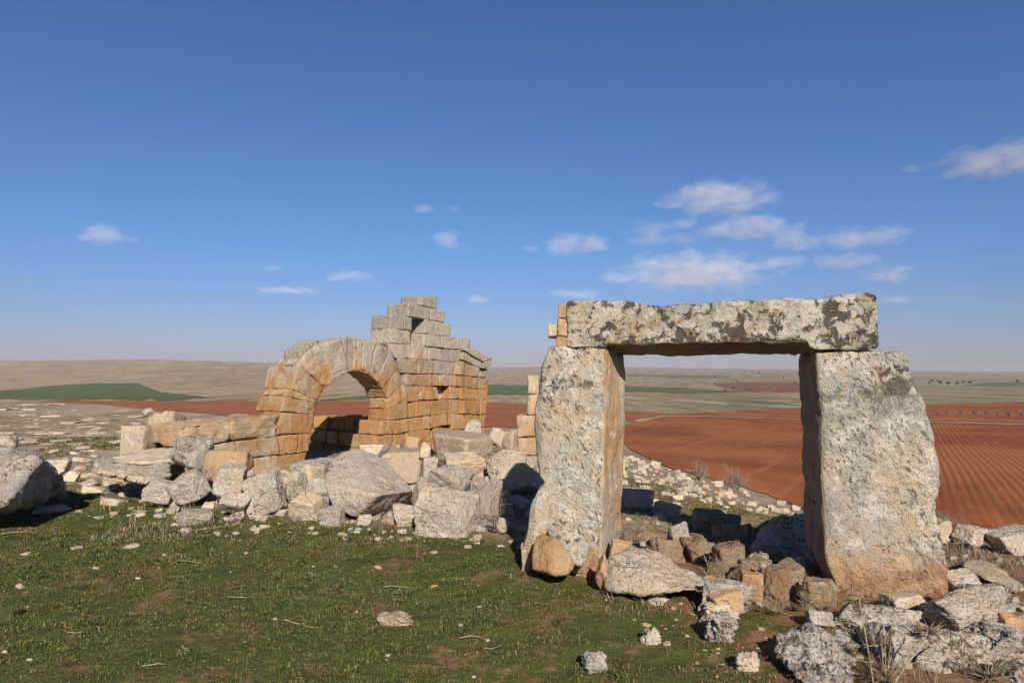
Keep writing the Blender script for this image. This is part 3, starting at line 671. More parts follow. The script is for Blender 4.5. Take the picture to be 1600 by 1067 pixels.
# squared blocks thrown down in the rubble
hull('large squared cream block lying level on top of the rubble right of the arch', [(676, 678, 10.1), (729, 686, 9.6), (771, 688, 10.2), (729, 724, 9.6), (680, 719, 10.1), (770, 708, 10.2), (674, 672, 10.5), (727, 674, 10.9), (765, 678, 10.7), (690, 715, 10.6), (760, 706, 10.7)], 'cream', n=32, amp=.012)
hull('huge tilted grey-topped block in the middle of the rubble with a dark undercut end', [(552, 699, 8.5), (602, 719, 8.5), (644, 766, 7.9), (590, 774, 7.25), (505, 757, 7.5), (519, 714, 8.2), (522, 792, 7.45), (555, 808, 7.45), (598, 814, 8.0), (638, 792, 8.6), (540, 790, 8.6)], 'grey', n=48, amp=.014, freq=3, p=60)
hull('pale smooth-faced block leaning behind the huge tilted block', [(604, 707, 8.6), (657, 705, 8.8), (656, 752, 8.6), (641, 757, 8.5), (590, 720, 8.5), (596, 745, 8.5), (612, 700, 9.2), (655, 700, 9.3), (650, 750, 9.2)], 'cream', n=26)
hull('dark-lichened squared block leaning against the low wall', [(266, 712, 8.9), (278, 682, 8.8), (312, 678, 9.1), (333, 688, 9.0), (314, 735, 8.6), (298, 728, 8.5), (334, 700, 9.2), (316, 742, 8.9), (275, 725, 9.2)], 'spot', n=28, amp=.02)
hull('tan block with smooth rounded face at the foot of the low wall', [(313, 748, 8.6), (322, 705, 8.7), (345, 701, 8.8), (385, 704, 8.7), (396, 712, 8.9), (398, 728, 8.9), (383, 742, 8.55), (345, 752, 8.5), (330, 750, 9.0), (390, 730, 9.1)], 'orange', n=28, amp=.015)
hull('flat pale slab lying left of the leaning dark block', [(168, 716, 9.6), (215, 703, 10.4), (275, 700, 10.2), (280, 718, 9.6), (220, 724, 9.2), (180, 722, 9.4), (270, 728, 9.6)], 'pebble', n=24, amp=.02)
hull('broad low grey ledge of rock at the upper edge of the grass', [(140, 735, 9.3), (180, 722, 9.6), (262, 722, 9.6), (268, 742, 8.8), (235, 754, 8.4), (205, 748, 8.4), (160, 738, 8.9), (255, 756, 8.9)], 'grey', n=30, amp=.035)
B = boulder
B('pitted grey boulder perched at the left edge above its bigger neighbour', -55, 672, 36, 728, 'grey', 8.3, 31, amp=.07)
hull('large overhanging boulder at the left edge casting a deep shadow', [(-70, 720, 7.6), (0, 706, 7.5), (40, 708, 7.6), (66, 716, 7.55), (45, 740, 7.35), (20, 770, 7.15), (8, 790, 6.95), (-70, 800, 6.9), (94, 748, 8.9), (98, 770, 8.8), (56, 792, 8.4), (-60, 700, 8.6), (44, 713, 8.6)], 'spot', 'boulder', 'boulder', 52, .05, .06, 24)
B('low boulder beside the deep shadow, fourth rock from the left edge', 70, 718, 112, 738, 'pebble', 8.3)
B('small pale rock right of the deep shadow on the grass', 100, 736, 124, 752, 'pebble')
B('upright pale rock standing at the left end of the low wall', 195, 664, 240, 738, 'cream', 10.4, 33, k=10)
B('small squared stone on top behind the low wall end', 235, 642, 282, 715, 'cream', 10.9, 34, k=8)
B('lone round grey rock on the skyline of the stony shelf', 223, 637, 239, 648, 'grey', None, 35)
B('pointed grey boulder in front of the tan block', 335, 727, 388, 772, 'grey', 8.2, 36)
B('blocky grey boulder below the leaning dark block', 265, 735, 330, 778, 'grey', 8.15, 37)
B('rounded grey boulder at the front of the rubble below the left pier', 380, 734, 448, 800, 'grey', 7.7, 38)
B('grey rock low between the two boulders under the tan block', 345, 770, 395, 800, 'grey', 7.6, 39)
B('small rough rock below the left pier', 440, 737, 480, 766, 'grey', 8.6, 40)
B('pale split rock left of the huge tilted block at the grass edge', 453, 769, 507, 806, 'cream', 7.5, 41)
B('grey angular rock on the grass below the split rock', 499, 791, 540, 823, 'grey', None, 42)
B('small round grey rock on the grass under the huge tilted block', 555, 804, 583, 821, 'grey', None, 43)
B('long low grey rock beneath the arch opening', 455, 718, 522, 750, 'grey', 9.2, 44)
B('flat-topped rock behind the huge tilted block', 562, 694, 606, 712, 'pebble', 9.4, 45)
B('big pitted grey boulder with pointed foot at the grass edge', 645, 764, 752, 850, 'grey', 7.0, 46, k=11, amp=.05)
B('large grey boulder just left of the left door jamb', 728, 750, 808, 828, 'grey', 7.4, 47)
B('grey boulder mass under the level cream block', 664, 730, 742, 775, 'grey', 8.3, 48)
B('tan supporting rock under the level cream block', 690, 708, 766, 752, 'cream', 9.2, 49)
B('narrow grey rock wedged left of the level cream block', 655, 713, 686, 758, 'grey', 8.8, 50)
B('wide grey boulder in shadow behind the left door jamb', 758, 702, 860, 765, 'grey', 8.8, 51)
B('pointed grey rock peeking over the level cream block', 722, 656, 754, 684, 'grey', 11.4, 52, k=8)
B('small cream rock right of the pointed rock', 758, 667, 790, 700, 'cream', 11.2, 53)
B('pale upright rock left of the wall stump', 784, 671, 810, 705, 'cream', 11.8, 54)
B('small tan squared stone at the foot of the right pier', 633, 682, 658, 704, 'orange', 11.2, 55, k=7)
B('small rock beside the tan squared stone', 655, 690, 678, 716, 'pebble', 10.6, 56)
B('brown rock in the gap below the right pier', 600, 693, 636, 716, 'brown', 11.4, 57)
B('low grey rock on the grass near the left with a dark right side', 279, 798, 336, 820, 'grey', None, 58)
B('half-buried grey rock left of the big pitted boulder', 612, 790, 662, 822, 'grey', 7.5, 59)
B('grey rock at the foot of the large boulder by the jamb', 748, 808, 800, 832, 'grey', 7.0, 60)
B('cream rock behind the big pitted boulder', 640, 752, 690, 790, 'cream', 7.9, 61)
B('grey rock filling the gap under the tilted block', 470, 748, 520, 782, 'grey', 8.2, 62)
B('grey rock below the large dark-lichened block', 225, 750, 275, 780, 'grey', 8.3, 63)
# about the door
hull('fresh orange boulder leaning on the foot of the left jamb', [(834, 888, 5.2), (836, 845, 5.3), (847, 832, 5.35), (868, 842, 5.2), (890, 868, 5.15), (896, 884, 5.15), (886, 896, 5.1), (860, 895, 5.1), (840, 890, 5.5), (850, 836, 5.5), (890, 890, 5.4)], 'orange', 'boulder', 'boulder', 34, .014, .015, 50)
hull('dark-spotted slab propped between the left jamb and the orange boulder', [(853, 830, 5.4), (870, 806, 5.44), (900, 822, 5.38), (921, 850, 5.3), (912, 884, 5.2), (892, 880, 5.2), (870, 850, 5.3), (900, 824, 5.55), (915, 880, 5.5)], 'spot', 'boulder', 'boulder', 28, .012, .015, 16)
B('pale base stone under the left corner of the left jamb', 813, 848, 852, 892, 'cream', 5.55, 71, k=9)
B('small upright tan stone at the inner foot of the left jamb', 929, 865, 954, 914, 'orange', 5.05, 72, k=9)
B('small flat tan stone on top of the long lichened boulder', 950, 844, 990, 873, 'orange', 5.35, 73, k=8)
hull('long lichened boulder lying across the left side of the threshold', [(948, 920, 5.0), (952, 872, 5.1), (985, 853, 5.3), (1010, 855, 5.3), (1060, 882, 5.2), (1104, 905, 5.1), (1100, 922, 4.95), (1040, 924, 4.9), (975, 926, 4.9), (1090, 915, 5.4), (960, 880, 5.5)], 'grey', 'boulder', 'boulder', 46, .022, .04, 30)
hull('huge dark boulder filling the shadow beside the right jamb', [(1165, 880, 6.5), (1180, 838, 6.5), (1215, 812, 6.6), (1262, 806, 6.7), (1290, 830, 6.6), (1290, 910, 6.2), (1200, 915, 6.1), (1170, 905, 6.2), (1230, 812, 7.3), (1285, 830, 7.3)], 'spot', 'boulder', 'boulder', 44, .05, .06, 20)  # darker spotted stone, doorway shade put into its colour
B('dark rounded boulder at the back edge of the doorway shadow', 1076, 800, 1140, 842, 'brown', 7.6, 74)  # this and the next shadowed rocks: darker brown deepens the doorway shade
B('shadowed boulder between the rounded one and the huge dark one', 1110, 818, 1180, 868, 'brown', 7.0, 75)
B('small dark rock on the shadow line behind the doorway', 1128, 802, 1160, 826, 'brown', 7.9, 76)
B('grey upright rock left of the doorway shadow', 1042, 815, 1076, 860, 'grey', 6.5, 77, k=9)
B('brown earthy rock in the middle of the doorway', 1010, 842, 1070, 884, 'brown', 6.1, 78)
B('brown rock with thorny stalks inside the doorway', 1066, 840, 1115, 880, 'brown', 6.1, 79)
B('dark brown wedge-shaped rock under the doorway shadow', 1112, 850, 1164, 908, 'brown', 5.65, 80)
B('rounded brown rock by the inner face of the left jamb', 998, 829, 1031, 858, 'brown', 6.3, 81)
B('orange broken stone on the threshold', 1103, 921, 1158, 956, 'orange', 4.72, 82, k=9)
B('tan pointed stone right of the threshold', 1152, 895, 1192, 932, 'orange', 4.95, 83, k=9)
B('flat lichen-crusted slab on the threshold behind the orange stone', 1084, 909, 1186, 956, 'spot', 4.78, 84, k=12, depth=.5)
B('rough grey stone in front of the huge dark boulder', 1183, 888, 1243, 944, 'brown', 4.95, 85)  # brown instead of grey stone, shade put into the colour
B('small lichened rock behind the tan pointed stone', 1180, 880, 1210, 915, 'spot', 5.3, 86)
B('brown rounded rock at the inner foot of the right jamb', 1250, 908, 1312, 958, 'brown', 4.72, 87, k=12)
B('white-crusted stone in the grass below the threshold', 1099, 962, 1158, 1003, 'spot', None, 88, amp=.24, p=9, k=14, sink=.5)
B('flat pale stone just above the white-crusted stone', 1088, 945, 1156, 971, 'pebble', None, 89, amp=.24, p=9, k=14, sink=.5)
B('small white stone alone in the grass left of the white-crusted stone', 997, 979, 1034, 1007, 'pebble', None, 90, amp=.24, p=9, k=14, sink=.5)
B('jagged white and brown stone at the bottom edge of the grass', 908, 1021, 952, 1051, 'spot', None, 91, amp=.24, p=9, k=14, sink=.5)
B('flat white stone in the grass at the foot of the long lichened boulder', 1010, 934, 1047, 946, 'pebble', None, 92, amp=.24, p=9, k=14, sink=.5)
B('flat cream stone lying alone in the middle of the grass', 586, 963, 648, 978, 'cream', None, 93, amp=.2, p=10, k=14, sink=.5)
B('pair of squat grey blocks seen past the left jamb', 960, 766, 1026, 812, 'grey', 9.0, 94, k=8)
B('squat grey block right of the pair, half in shadow', 1014, 783, 1064, 818, 'grey', 8.6, 95, k=8)
# bottom right corner
hull('long white-lichened boulder in the bottom right foreground', [(1203, 1012, 3.95), (1212, 990, 4.05), (1244, 975, 4.15), (1290, 992, 4.1), (1330, 1030, 3.9), (1375, 1085, 3.6), (1240, 1040, 3.75), (1210, 1030, 3.85), (1260, 1075, 3.55), (1320, 1110, 3.4), (1360, 1060, 4.0), (1270, 985, 4.4)], 'spot', 'boulder', 'boulder', 60, .038, .05, 14, 6)
B('flat crusty boulder just below the right jamb', 1299, 948, 1446, 1006, 'spot', 4.3, 101, k=12, depth=.5)
B('big dark-crusted boulder with dry stalks at the bottom edge', 1350, 985, 1545, 1110, 'spot', 3.75, 102, k=12)
B('sloping grey slab right of the flat crusty boulder', 1438, 935, 1572, 1000, 'grey', 4.25, 103, k=11, depth=.7)
B('crusty boulder at the bottom right edge over a dark hollow', 1484, 985, 1640, 1042, 'spot', 3.95, 104, depth=.6)
B('round dark-spotted boulder right of the right jamb foot', 1498, 915, 1562, 972, 'spot', 4.5, 105)
B('orange broken rock near the right edge', 1556, 957, 1596, 1000, 'orange', 4.2, 106, k=8)
B('pale rock at the right edge beside the orange broken rock', 1578, 960, 1650, 1010, 'grey', 4.25, 107)
B('grey rock at the outer foot of the right jamb', 1470, 895, 1535, 932, 'grey', 5.0, 108)
hull('smooth cream slab bedded in the soil right of the jamb', [(1500, 876, 5.9), (1530, 872, 6.1), (1560, 885, 5.9), (1600, 920, 5.4), (1590, 928, 5.2), (1540, 905, 5.4), (1505, 888, 5.7), (1560, 910, 5.8)], 'cream', 'boulder', 'boulder', 28, .012, .015, 14)
B('flat cream stone at the foot of the right jamb', 1380, 934, 1445, 953, 'cream', 4.55, 109)
B('small crusty stone left of the flat crusty boulder', 1261, 957, 1308, 982, 'spot', None, 110)
B('crusty rock cut by the bottom right corner', 1560, 1046, 1640, 1085, 'spot', 3.55, 111)
B('grey boulder on the brow at the right edge before the ploughed field', 1546, 828, 1630, 870, 'grey', 6.7, 112)
B('pale boulder on the brow in the middle right of the jamb', 1490, 824, 1545, 850, 'grey', 6.9, 113)
B('small boulder on the brow touching the right jamb', 1456, 812, 1490, 845, 'cream', 7.1, 114)
B('flat pale stone scrap in the grass under the long foreground boulder', 1146, 1022, 1190, 1048, 'pebble', None, 115, amp=.24, p=9, k=14, sink=.5)

# ------------------------------------------------------------------ loose stones: every one its own object, shapes shared by kind
PROTO = []
for k in range(18):
    v, f = facet_rock(12, 900+k, 9, 34, .055, 2.2, .06); PROTO.append((v, f))
def proto_meshes(mat):
    out = []
    for k, (v, f) in enumerate(PROTO):
        me = mesh_from('loose_stone', v, f); me.materials.append(M[mat]); out.append(me)
    return out
PM = {k: proto_meshes(k) for k in ('grey', 'cream', 'pebble', 'spot', 'orange', 'brown')}
def loose(pxy, w_px, flat, mats, label, group, name='loose_stone', cat='stone', lift=.25):
    pxy = np.array(pxy, float)
    H = ground_hit(pxy[:, 0], pxy[:, 1])
    for (h, w) in zip(H, w_px):
        mat = random.choice(mats); me = random.choice(PM[mat])
        o = bpy.data.objects.new(name, me); COL.objects.link(o)
        s = w*h[1]/FPX/2; fl = random.uniform(*flat)
        o.scale = (s, s*random.uniform(.6, 1.0), s*fl); tl = .25 if flat[1] > .2 else .05
        o.rotation_euler = (random.uniform(-tl, tl), random.uniform(-tl, tl), random.uniform(-.6, .6) + random.choice((0, math.pi)))
        o.location = (h[0], h[1], h[2] + s*fl*lift)
        tag(o, label, cat, group)
def inside(poly, n, wlo, whi, pw=2.0):
    poly = np.array(poly, float); out = []; lo, hi = poly.min(0), poly.max(0)
    while len(out) < n:
        p = RNG.uniform(lo, hi); c = False; j = len(poly)-1
        for i in range(len(poly)):
            if (poly[i, 1] > p[1]) != (poly[j, 1] > p[1]) and p[0] < (poly[j, 0]-poly[i, 0])*(p[1]-poly[i, 1])/(poly[j, 1]-poly[i, 1])+poly[i, 0]: c = not c
            j = i
        if c: out.append(p)
    return out, wlo + (whi-wlo)*RNG.random(n)**pw
# grass stones at the left that the photograph shows one by one
gs = [(205, 855, 27), (83, 801, 52), (178, 788, 40), (171, 757, 30), (192, 745, 27), (148, 768, 32), (139, 757, 28), (133, 744, 26), (32, 917, 14), (150, 888, 10), (216, 904, 9), (120, 858, 18), (40, 866, 12), (62, 793, 18),
      (35, 780, 28), (230, 768, 22), (262, 772, 26), (196, 765, 24), (60, 770, 40), (90, 765, 22), (272, 795, 14), (300, 786, 20), (355, 790, 26), (320, 776, 28), (412, 812, 26), (436, 804, 34), (376, 800, 22), (466, 806, 26)]
loose([(a, c) for a, c, _ in gs], [w for _, _, w in gs], (.3, .5), ['pebble', 'pebble', 'cream'], 'pale stone lying in the grass at the left, in front of the rubble heap', 'pale stones in the grass at the left')
pg, wg = inside([(0, 830), (420, 835), (800, 862), (940, 930), (1190, 1000), (1190, 1060), (0, 1060)], 42, 3.5, 13, 2.5)
loose(pg, wg, (.3, .6), ['pebble', 'pebble', 'cream', 'orange'], 'small pale pebble in the open grass of the foreground', 'pebbles in the foreground grass', 'pebble', 'pebble')
pr, wr = inside([(150, 738), (270, 745), (400, 735), (520, 745), (640, 742), (830, 730), (830, 838), (640, 826), (480, 814), (330, 808), (170, 770)], 270, 7, 28)
loose(pr, wr, (.5, .9), ['grey', 'grey', 'cream', 'pebble'], 'grey rubble stone packed between the big boulders in front of the arch', 'rubble in front of the arch', 'rubble_stone')
pm, wm_ = inside([(140, 742), (270, 735), (400, 738), (520, 742), (650, 735), (830, 735), (830, 815), (640, 805), (480, 795), (330, 785), (190, 765)], 70, 22, 52, 1.4)
loose(pm, wm_, (.6, .95), ['grey', 'grey', 'cream'], 'middle-sized broken block jumbled among the big boulders in front of the arch', 'broken blocks in front of the arch', 'broken_block', 'block', .15)
pe, we = inside([(60, 745), (200, 775), (330, 812), (480, 818), (640, 830), (800, 842), (820, 862), (640, 850), (480, 842), (330, 838), (150, 812), (40, 780)], 110, 4, 20, 2.2)
loose(pe, we, (.35, .7), ['grey', 'pebble', 'cream'], 'small stone half sunk in the turf along the lower edge of the rubble heap', 'stones along the edge of the rubble', 'edge_stone')
pr2, wr2 = inside([(560, 690), (830, 680), (830, 735), (560, 730)], 50, 8, 24)
loose(pr2, wr2, (.5, .9), ['cream', 'grey', 'pebble'], 'small rubble stone at the foot of the wall right of the arch', 'rubble at the foot of the wall', 'rubble_stone')
ps, ws = inside([(880, 700), (985, 712), (1030, 730), (1085, 746), (1150, 762), (1200, 778), (1255, 798), (1255, 806), (1200, 800), (1120, 790), (1040, 775), (990, 766), (880, 760)], 295, 5, 19, 1.9)
loose(ps, ws, (.55, .95), ['grey', 'grey', 'pebble', 'cream'], 'pale stone in the dense stone bank between the doorway and the red field', 'stones of the bank below the doorway', 'bank_stone')
ps, ws = inside([(940, 765), (1060, 780), (1255, 806), (1300, 850), (1000, 820), (940, 810)], 60, 6, 22, 2)
loose(ps, ws, (.4, .8), ['grey', 'pebble', 'pebble'], 'pale stone scattered on the grassy slope seen through the doorway', 'stones on the slope behind the doorway', 'slope_stone')
pt, wt = inside([(960, 820), (1250, 830), (1300, 930), (1180, 955), (1060, 925), (960, 900)], 60, 7, 26, 1.6)
loose(pt, wt, (.5, .9), ['cream', 'grey', 'orange', 'spot'], 'small broken stone on the threshold floor between the jambs', 'broken stones on the threshold', 'threshold_stone')
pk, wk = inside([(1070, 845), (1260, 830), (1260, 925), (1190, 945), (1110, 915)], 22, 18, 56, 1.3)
loose(pk, wk, (.6, .95), ['brown'], 'earthy rock coloured dark for the shadow between the jambs', 'dark rocks in the doorway shadow', 'dark_rock', 'rock', .3)  # added brown rocks, their dark colour deepens the doorway shade
pb_, wb_ = inside([(1440, 940), (1600, 930), (1600, 1060), (1380, 1060), (1300, 1000)], 40, 18, 60, 1.5)
loose(pb_, wb_, (.45, .8), ['spot', 'spot', 'grey'], 'crusty grey block wedged between the large boulders of the bottom right corner', 'crusty blocks in the right corner', 'crusty_block', 'block', .15)
pq, wq = inside([(1475, 845), (1600, 850), (1600, 1060), (1230, 1060), (1290, 960), (1470, 945)], 80, 6, 24, 2)
loose(pq, wq, (.4, .8), ['spot', 'pebble', 'grey', 'cream'], 'loose stone among the crusty boulders right of and below the right jamb', 'loose stones in the right corner', 'corner_stone')
pl, wl_ = inside([(0, 632), (90, 632), (240, 646), (300, 655), (240, 690), (190, 712), (0, 690)], 210, 4, 20, 2.2)
loose(pl, wl_*1.7, (.08, .17), ['pebble', 'grey', 'pebble', 'cream'], 'flat pale stone on the rocky shelf beyond the rubble at the left', 'stones of the rocky shelf', 'shelf_stone')
pw_, ww_ = inside([(60, 698), (170, 698), (160, 735), (120, 735), (60, 712)], 12, 10, 26, 1.5)
loose(pw_, ww_, (.25, .5), ['pebble', 'cream'], 'flat stone in the small grass patch behind the overhanging boulder', 'stones in the small grass patch')
pn, wn2 = inside([(1040, 940), (1190, 960), (1230, 1060), (1100, 1060), (980, 960)], 30, 4, 16, 2)
loose(pn, wn2, (.35, .6), ['pebble', 'cream', 'orange'], 'stone chip on the bare reddish soil below the threshold', 'chips on bare soil below the threshold', 'stone_chip')

# ------------------------------------------------------------------ turf: blades in the thousands, one mass
def blade_mat():
    m, nt, b = newmat('turf_blade'); g = G(nt); P = g.pos()
    ri = g.new('ShaderNodeNewGeometry').outputs['Random Per Island']
    dryx = g.m('MULTIPLY', g.ramp(g.sep(P)[0], -.8, 1.9), .055)
    c = g.mix((.088, .115, .026), (.19, .20, .055), g.ramp(ri, 0, 1))
    c = g.mix(c, (.04, .075, .02), g.m('MULTIPLY', g.ramp(g.noise(P, 7, 5, .65), .5, .62), .85))
    c = g.mix(c, (.165, .18, .055), g.m('MULTIPLY', g.ramp(g.noise(g.vadd(P, (9, 1, 0)), 13, 4, .6), .56, .68), .7))
    c = g.mix(c, (.22, .145, .07), g.m('MULTIPLY', g.ramp(g.m('ADD', g.m('ADD', dryx, g.m('MULTIPLY', g.noise(g.vadd(P, (4, 4, 0)), 1.2, 5, .6), .55)), g.m('MULTIPLY', g.noise(g.vadd(P, (2, 7, 0)), 9, 5, .6), .45)), .50, .60), .85))
    c = g.mix(c, (.34, .27, .16), g.ramp(ri, .94, .945))
    g.put(b.inputs['Base Color'], c); b.inputs['Roughness'].default_value = .7
    return m
M['blade'] = blade_mat()
def turf(name, n, Y0, Y1, hmin, hmax, width, keep):
    Y = np.sqrt(RNG.uniform(Y0**2, Y1**2, n)); X = Y*RNG.uniform(-.82, .82, n)
    P = np.stack([X, Y, np.zeros(n)], -1); P[:, 2] = terrain(X, Y)
    w = keep(P)
    P = P[RNG.random(n) < w]; n = len(P)
    h = RNG.uniform(hmin, hmax, n)*np.clip(.75+.9*fbm(P*9, 2, 60), .35, 1.9); a = RNG.uniform(0, 2*np.pi, n); lean = RNG.uniform(.5, 2.2, n)
    d = np.stack([np.cos(a), np.sin(a), 0*a], -1); s = np.stack([-np.sin(a), np.cos(a), 0*a], -1)*(width*RNG.uniform(.6, 1.3, n)*(P[:, 1]/4.5))[:, None]
    up = np.array([0, 0, 1.0])
    b0 = P - up*.004
    mid = P + d*(h*lean*.35)[:, None] + up*(h*.6)[:, None]
    tip = P + d*(h*lean)[:, None] + up*(h*(1-.38*lean))[:, None]
    v = np.stack([b0 - s*.6, b0 + s*.6, mid + s, tip, mid - s], 1).reshape(-1, 3)
    k = np.arange(n)*5
    f = np.stack([k, k+1, k+2, k+4], -1); f2 = np.stack([k+4, k+2, k+3, k+3], -1)
    me = bpy.data.meshes.new(name)
    tri = np.stack([k+4, k+2, k+3], -1)
    lv = np.concatenate([f.ravel(), tri.ravel()]).astype(np.int32)
    me.vertices.add(len(v)); me.vertices.foreach_set('co', np.ascontiguousarray(v, np.float32).ravel())
    me.loops.add(len(lv)); me.loops.foreach_set('vertex_index', lv)
    me.polygons.add(2*n)
    me.polygons.foreach_set('loop_start', np.concatenate([np.arange(n)*4, 4*n+np.arange(n)*3]).astype(np.int32))
    me.polygons.foreach_set('loop_total', np.concatenate([np.full(n, 4), np.full(n, 3)]).astype(np.int32))
    me.update(calc_edges=True); me.materials.append(M['blade'])
    o = bpy.data.objects.new(name, me); COL.objects.link(o); return o
def keep_front(P):
    w = turf_weight(P); nz = fbm(P*1.7, 4, 71)+.35*fbm(P*6, 2, 74)
    px, py, _ = proj(P)
    bare = np.clip((px-820)/260, 0, 1)*.62*np.clip((py-890)/60, 0, 1)
    return w*np.clip(.95 - bare + np.clip(nz-.35, -1, 0)*.0 - np.clip(nz-.25+bare*.8, 0, 1)*2.6, .04, 1)
tag(turf('grass', 430000, 3.0, 9.5, .006, .019, .0029, keep_front), 'short green turf covering the foreground, thinning to bare red soil on the right', 'grass', kind='stuff')
def keep_slope(P):
    px, py, f = proj(P)
    w = (1-turf_weight(P))*np.clip(fbm(P*.8, 4, 81)*1.6+.1, 0, 1)
    green = np.clip(1-np.abs(px-1060)/110, 0, 1)*np.clip(1-np.abs(py-795)/50, 0, 1)*1.5
    return np.clip(w*np.where((px > 930) & (px < 1300) | (px > 1450) | (px < 200), .8, .25) + green, 0, 1)
tag(turf('slope_grass', 120000, 5.0, 19, .02, .06, .004, keep_slope), 'thin green grass between the stones on the slope behind the doorway and among the rubble', 'grass', kind='stuff')

def keep_clump(P):
    return turf_weight(P)*np.clip(fbm(P*3.3, 3, 91)*2.2-.75, 0, 1)
tag(turf('tall_grass', 90000, 3.0, 9.0, .02, .046, .0034, keep_clump), 'slightly taller darker clumps in the foreground turf', 'grass', kind='stuff')
def keep_dry(P):
    px, py, f = proj(P)
    rub = (px > 140) & (px < 860) & (py > 735) & (py < 850); thr = (px > 940) & (px < 1320) & (py > 830) & (py < 965); cor = (px > 1300) & (py > 840)
    return np.where(rub | thr | cor, .9, 0.0)*np.clip(fbm(P*2.3, 3, 95)*2+.15, 0, 1)
dg_ = turf('dry_grass', 60000, 3.2, 11, .04, .12, .0022, keep_dry); tag(dg_, 'dry straw-coloured grass caught between the rubble stones and about the threshold', 'grass', kind='stuff')

# ------------------------------------------------------------------ dry stalks, thistles, bushes, twigs
def simple(name, c1, c2, sc=30, rough=.9):
    m, nt, b = newmat(name); g = G(nt)
    g.put(b.inputs['Base Color'], g.mix(c1, c2, g.ramp(g.noise(g.pos(), sc, 4, .6), .4, .6))); b.inputs['Roughness'].default_value = rough; return m
M['dry'] = simple('dry_stalk', (.40, .33, .22), (.26, .20, .13))
dg_.data.materials.clear(); dg_.data.materials.append(M['dry'])
M['drygrey'] = simple('dry_grey_twig', (.34, .29, .23), (.22, .18, .14))
M['darkstem'] = simple('dark_stem', (.06, .05, .035), (.10, .08, .05))
class Tubes:
    def __init__(s): s.v = []; s.f = []
    def add(s, pts, r0, r1, k=4):
        pts = [np.array(p, float) for p in pts]; n = len(pts); base = sum(len(x) for x in s.v)
        vs = []
        for i, p in enumerate(pts):
            t = pts[min(i+1, n-1)] - pts[max(i-1, 0)]; t /= np.linalg.norm(t)+1e-9
            a = np.cross(t, [.3, .9, .2]); a /= np.linalg.norm(a)+1e-9; b_ = np.cross(t, a); r = r0+(r1-r0)*i/(n-1)
            for j in range(k): vs.append(p + r*(a*math.cos(2*math.pi*j/k)+b_*math.sin(2*math.pi*j/k)))
        s.v.append(np.array(vs))
        for i in range(n-1):
            for j in range(k): s.f.append((base+i*k+j, base+i*k+(j+1) % k, base+(i+1)*k+(j+1) % k, base+(i+1)*k+j))
    def get(s): return np.concatenate(s.v), np.array(s.f)
def branch(T, p, d, L, r, depth, spread, rg, bend=.25, kids=(2, 4)):
    pts = [p]; n = 4
    for i in range(n):
        d = d + np.array([rg.gauss(0, bend), rg.gauss(0, bend), rg.gauss(0, bend*.6)]); d = d/np.linalg.norm(d)
        pts.append(pts[-1] + d*L/n)
    T.add(pts, r, r*.55, 4)
    if depth:
        for _ in range(rg.randint(*kids)):
            i = rg.randint(1, n); nd = d + np.array([rg.gauss(0, spread), rg.gauss(0, spread), rg.gauss(.15, spread*.7)]); nd /= np.linalg.norm(nd)
            branch(T, pts[i], nd, L*rg.uniform(.45, .75), r*.6, depth-1, spread, rg, bend, kids)
def bush(label, name, cat, px, py, hpx, wpx, mat, stems=14, depth=2, r=.004, D=None, seed=1, group=None, updir=.9):
    rg = random.Random(seed); base = ground_hit(px, py)[0] if D is None else at(px, py, D)
    h = hpx*base[1]/FPX; w = wpx*base[1]/FPX
    T = Tubes()
    for _ in range(stems):
        a = rg.uniform(0, 2*math.pi); s = rg.uniform(.1, 1)
        d = np.array([math.cos(a)*s*w/2/h, math.sin(a)*s*w/2/h, updir]); d /= np.linalg.norm(d)
        branch(T, base + np.array([math.cos(a), math.sin(a), 0])*w*.06 - np.array([0, 0, .02]), d, h*rg.uniform(.45, .75), r, depth, .5, rg)
    v, f = T.get(); o = mk(name, v, f, M[mat], smooth=False); tag(o, label, cat, group); return o
bush('left grey leafless bush on the stone bank at the edge of the red field', 'dry_bush', 'bush', 1094, 752, 32, 26, 'drygrey', 22, 2, .022, seed=3)
bush('wider leafless bush on the stone bank, right of its narrow neighbour', 'dry_bush', 'bush', 1150, 764, 32, 46, 'drygrey', 30, 2, .02, seed=4)
bush('small leafless bush beside the right jamb at the brow', 'dry_bush', 'bush', 1474, 822, 26, 30, 'drygrey', 26, 2, .004, D=7.4, seed=5)
bush('tiny leafless bush on the brow before the ploughed field', 'dry_bush', 'bush', 1507, 826, 18, 18, 'drygrey', 16, 2, .004, D=7.6, seed=6)
bush('dry thorny stalks growing against the left pier of the arch', 'dry_weed', 'weed', 446, 745, 50, 50, 'dry', 8, 2, .005, D=10.2, seed=7)
bush('dry grey weeds among the rubble below the arch', 'dry_weed', 'weed', 455, 778, 40, 70, 'drygrey', 18, 2, .004, D=7.9, seed=8)
bush('pale twisted thorn stalks among the brown rocks in the doorway', 'dry_weed', 'weed', 1112, 905, 46, 56, 'dry', 8, 2, .004, D=5.55, seed=9)
bush('dry weed clump on brown rocks beside the left jamb', 'dry_weed', 'weed', 990, 845, 26, 50, 'drygrey', 18, 2, .003, D=6.2, seed=10)
bush('fallen heap of straw-coloured twigs in front of the doorway shadow', 'dry_weed', 'weed', 1215, 950, 30, 70, 'dry', 26, 2, .0025, D=4.7, seed=11, updir=.5)
bush('thin dark upright stem on the slope behind the doorway', 'dead_plant', 'plant', 1157, 815, 40, 4, 'darkstem', 1, 0, .01, D=8.2, seed=12)
bush('dry weeds in front of the large boulder by the left jamb', 'dry_weed', 'weed', 775, 818, 60, 40, 'drygrey', 12, 1, .003, D=6.9, seed=13)
bush('dry grey stems in front of the tan block', 'dry_weed', 'weed', 305, 752, 40, 40, 'drygrey', 14, 2, .003, D=8.3, seed=14)
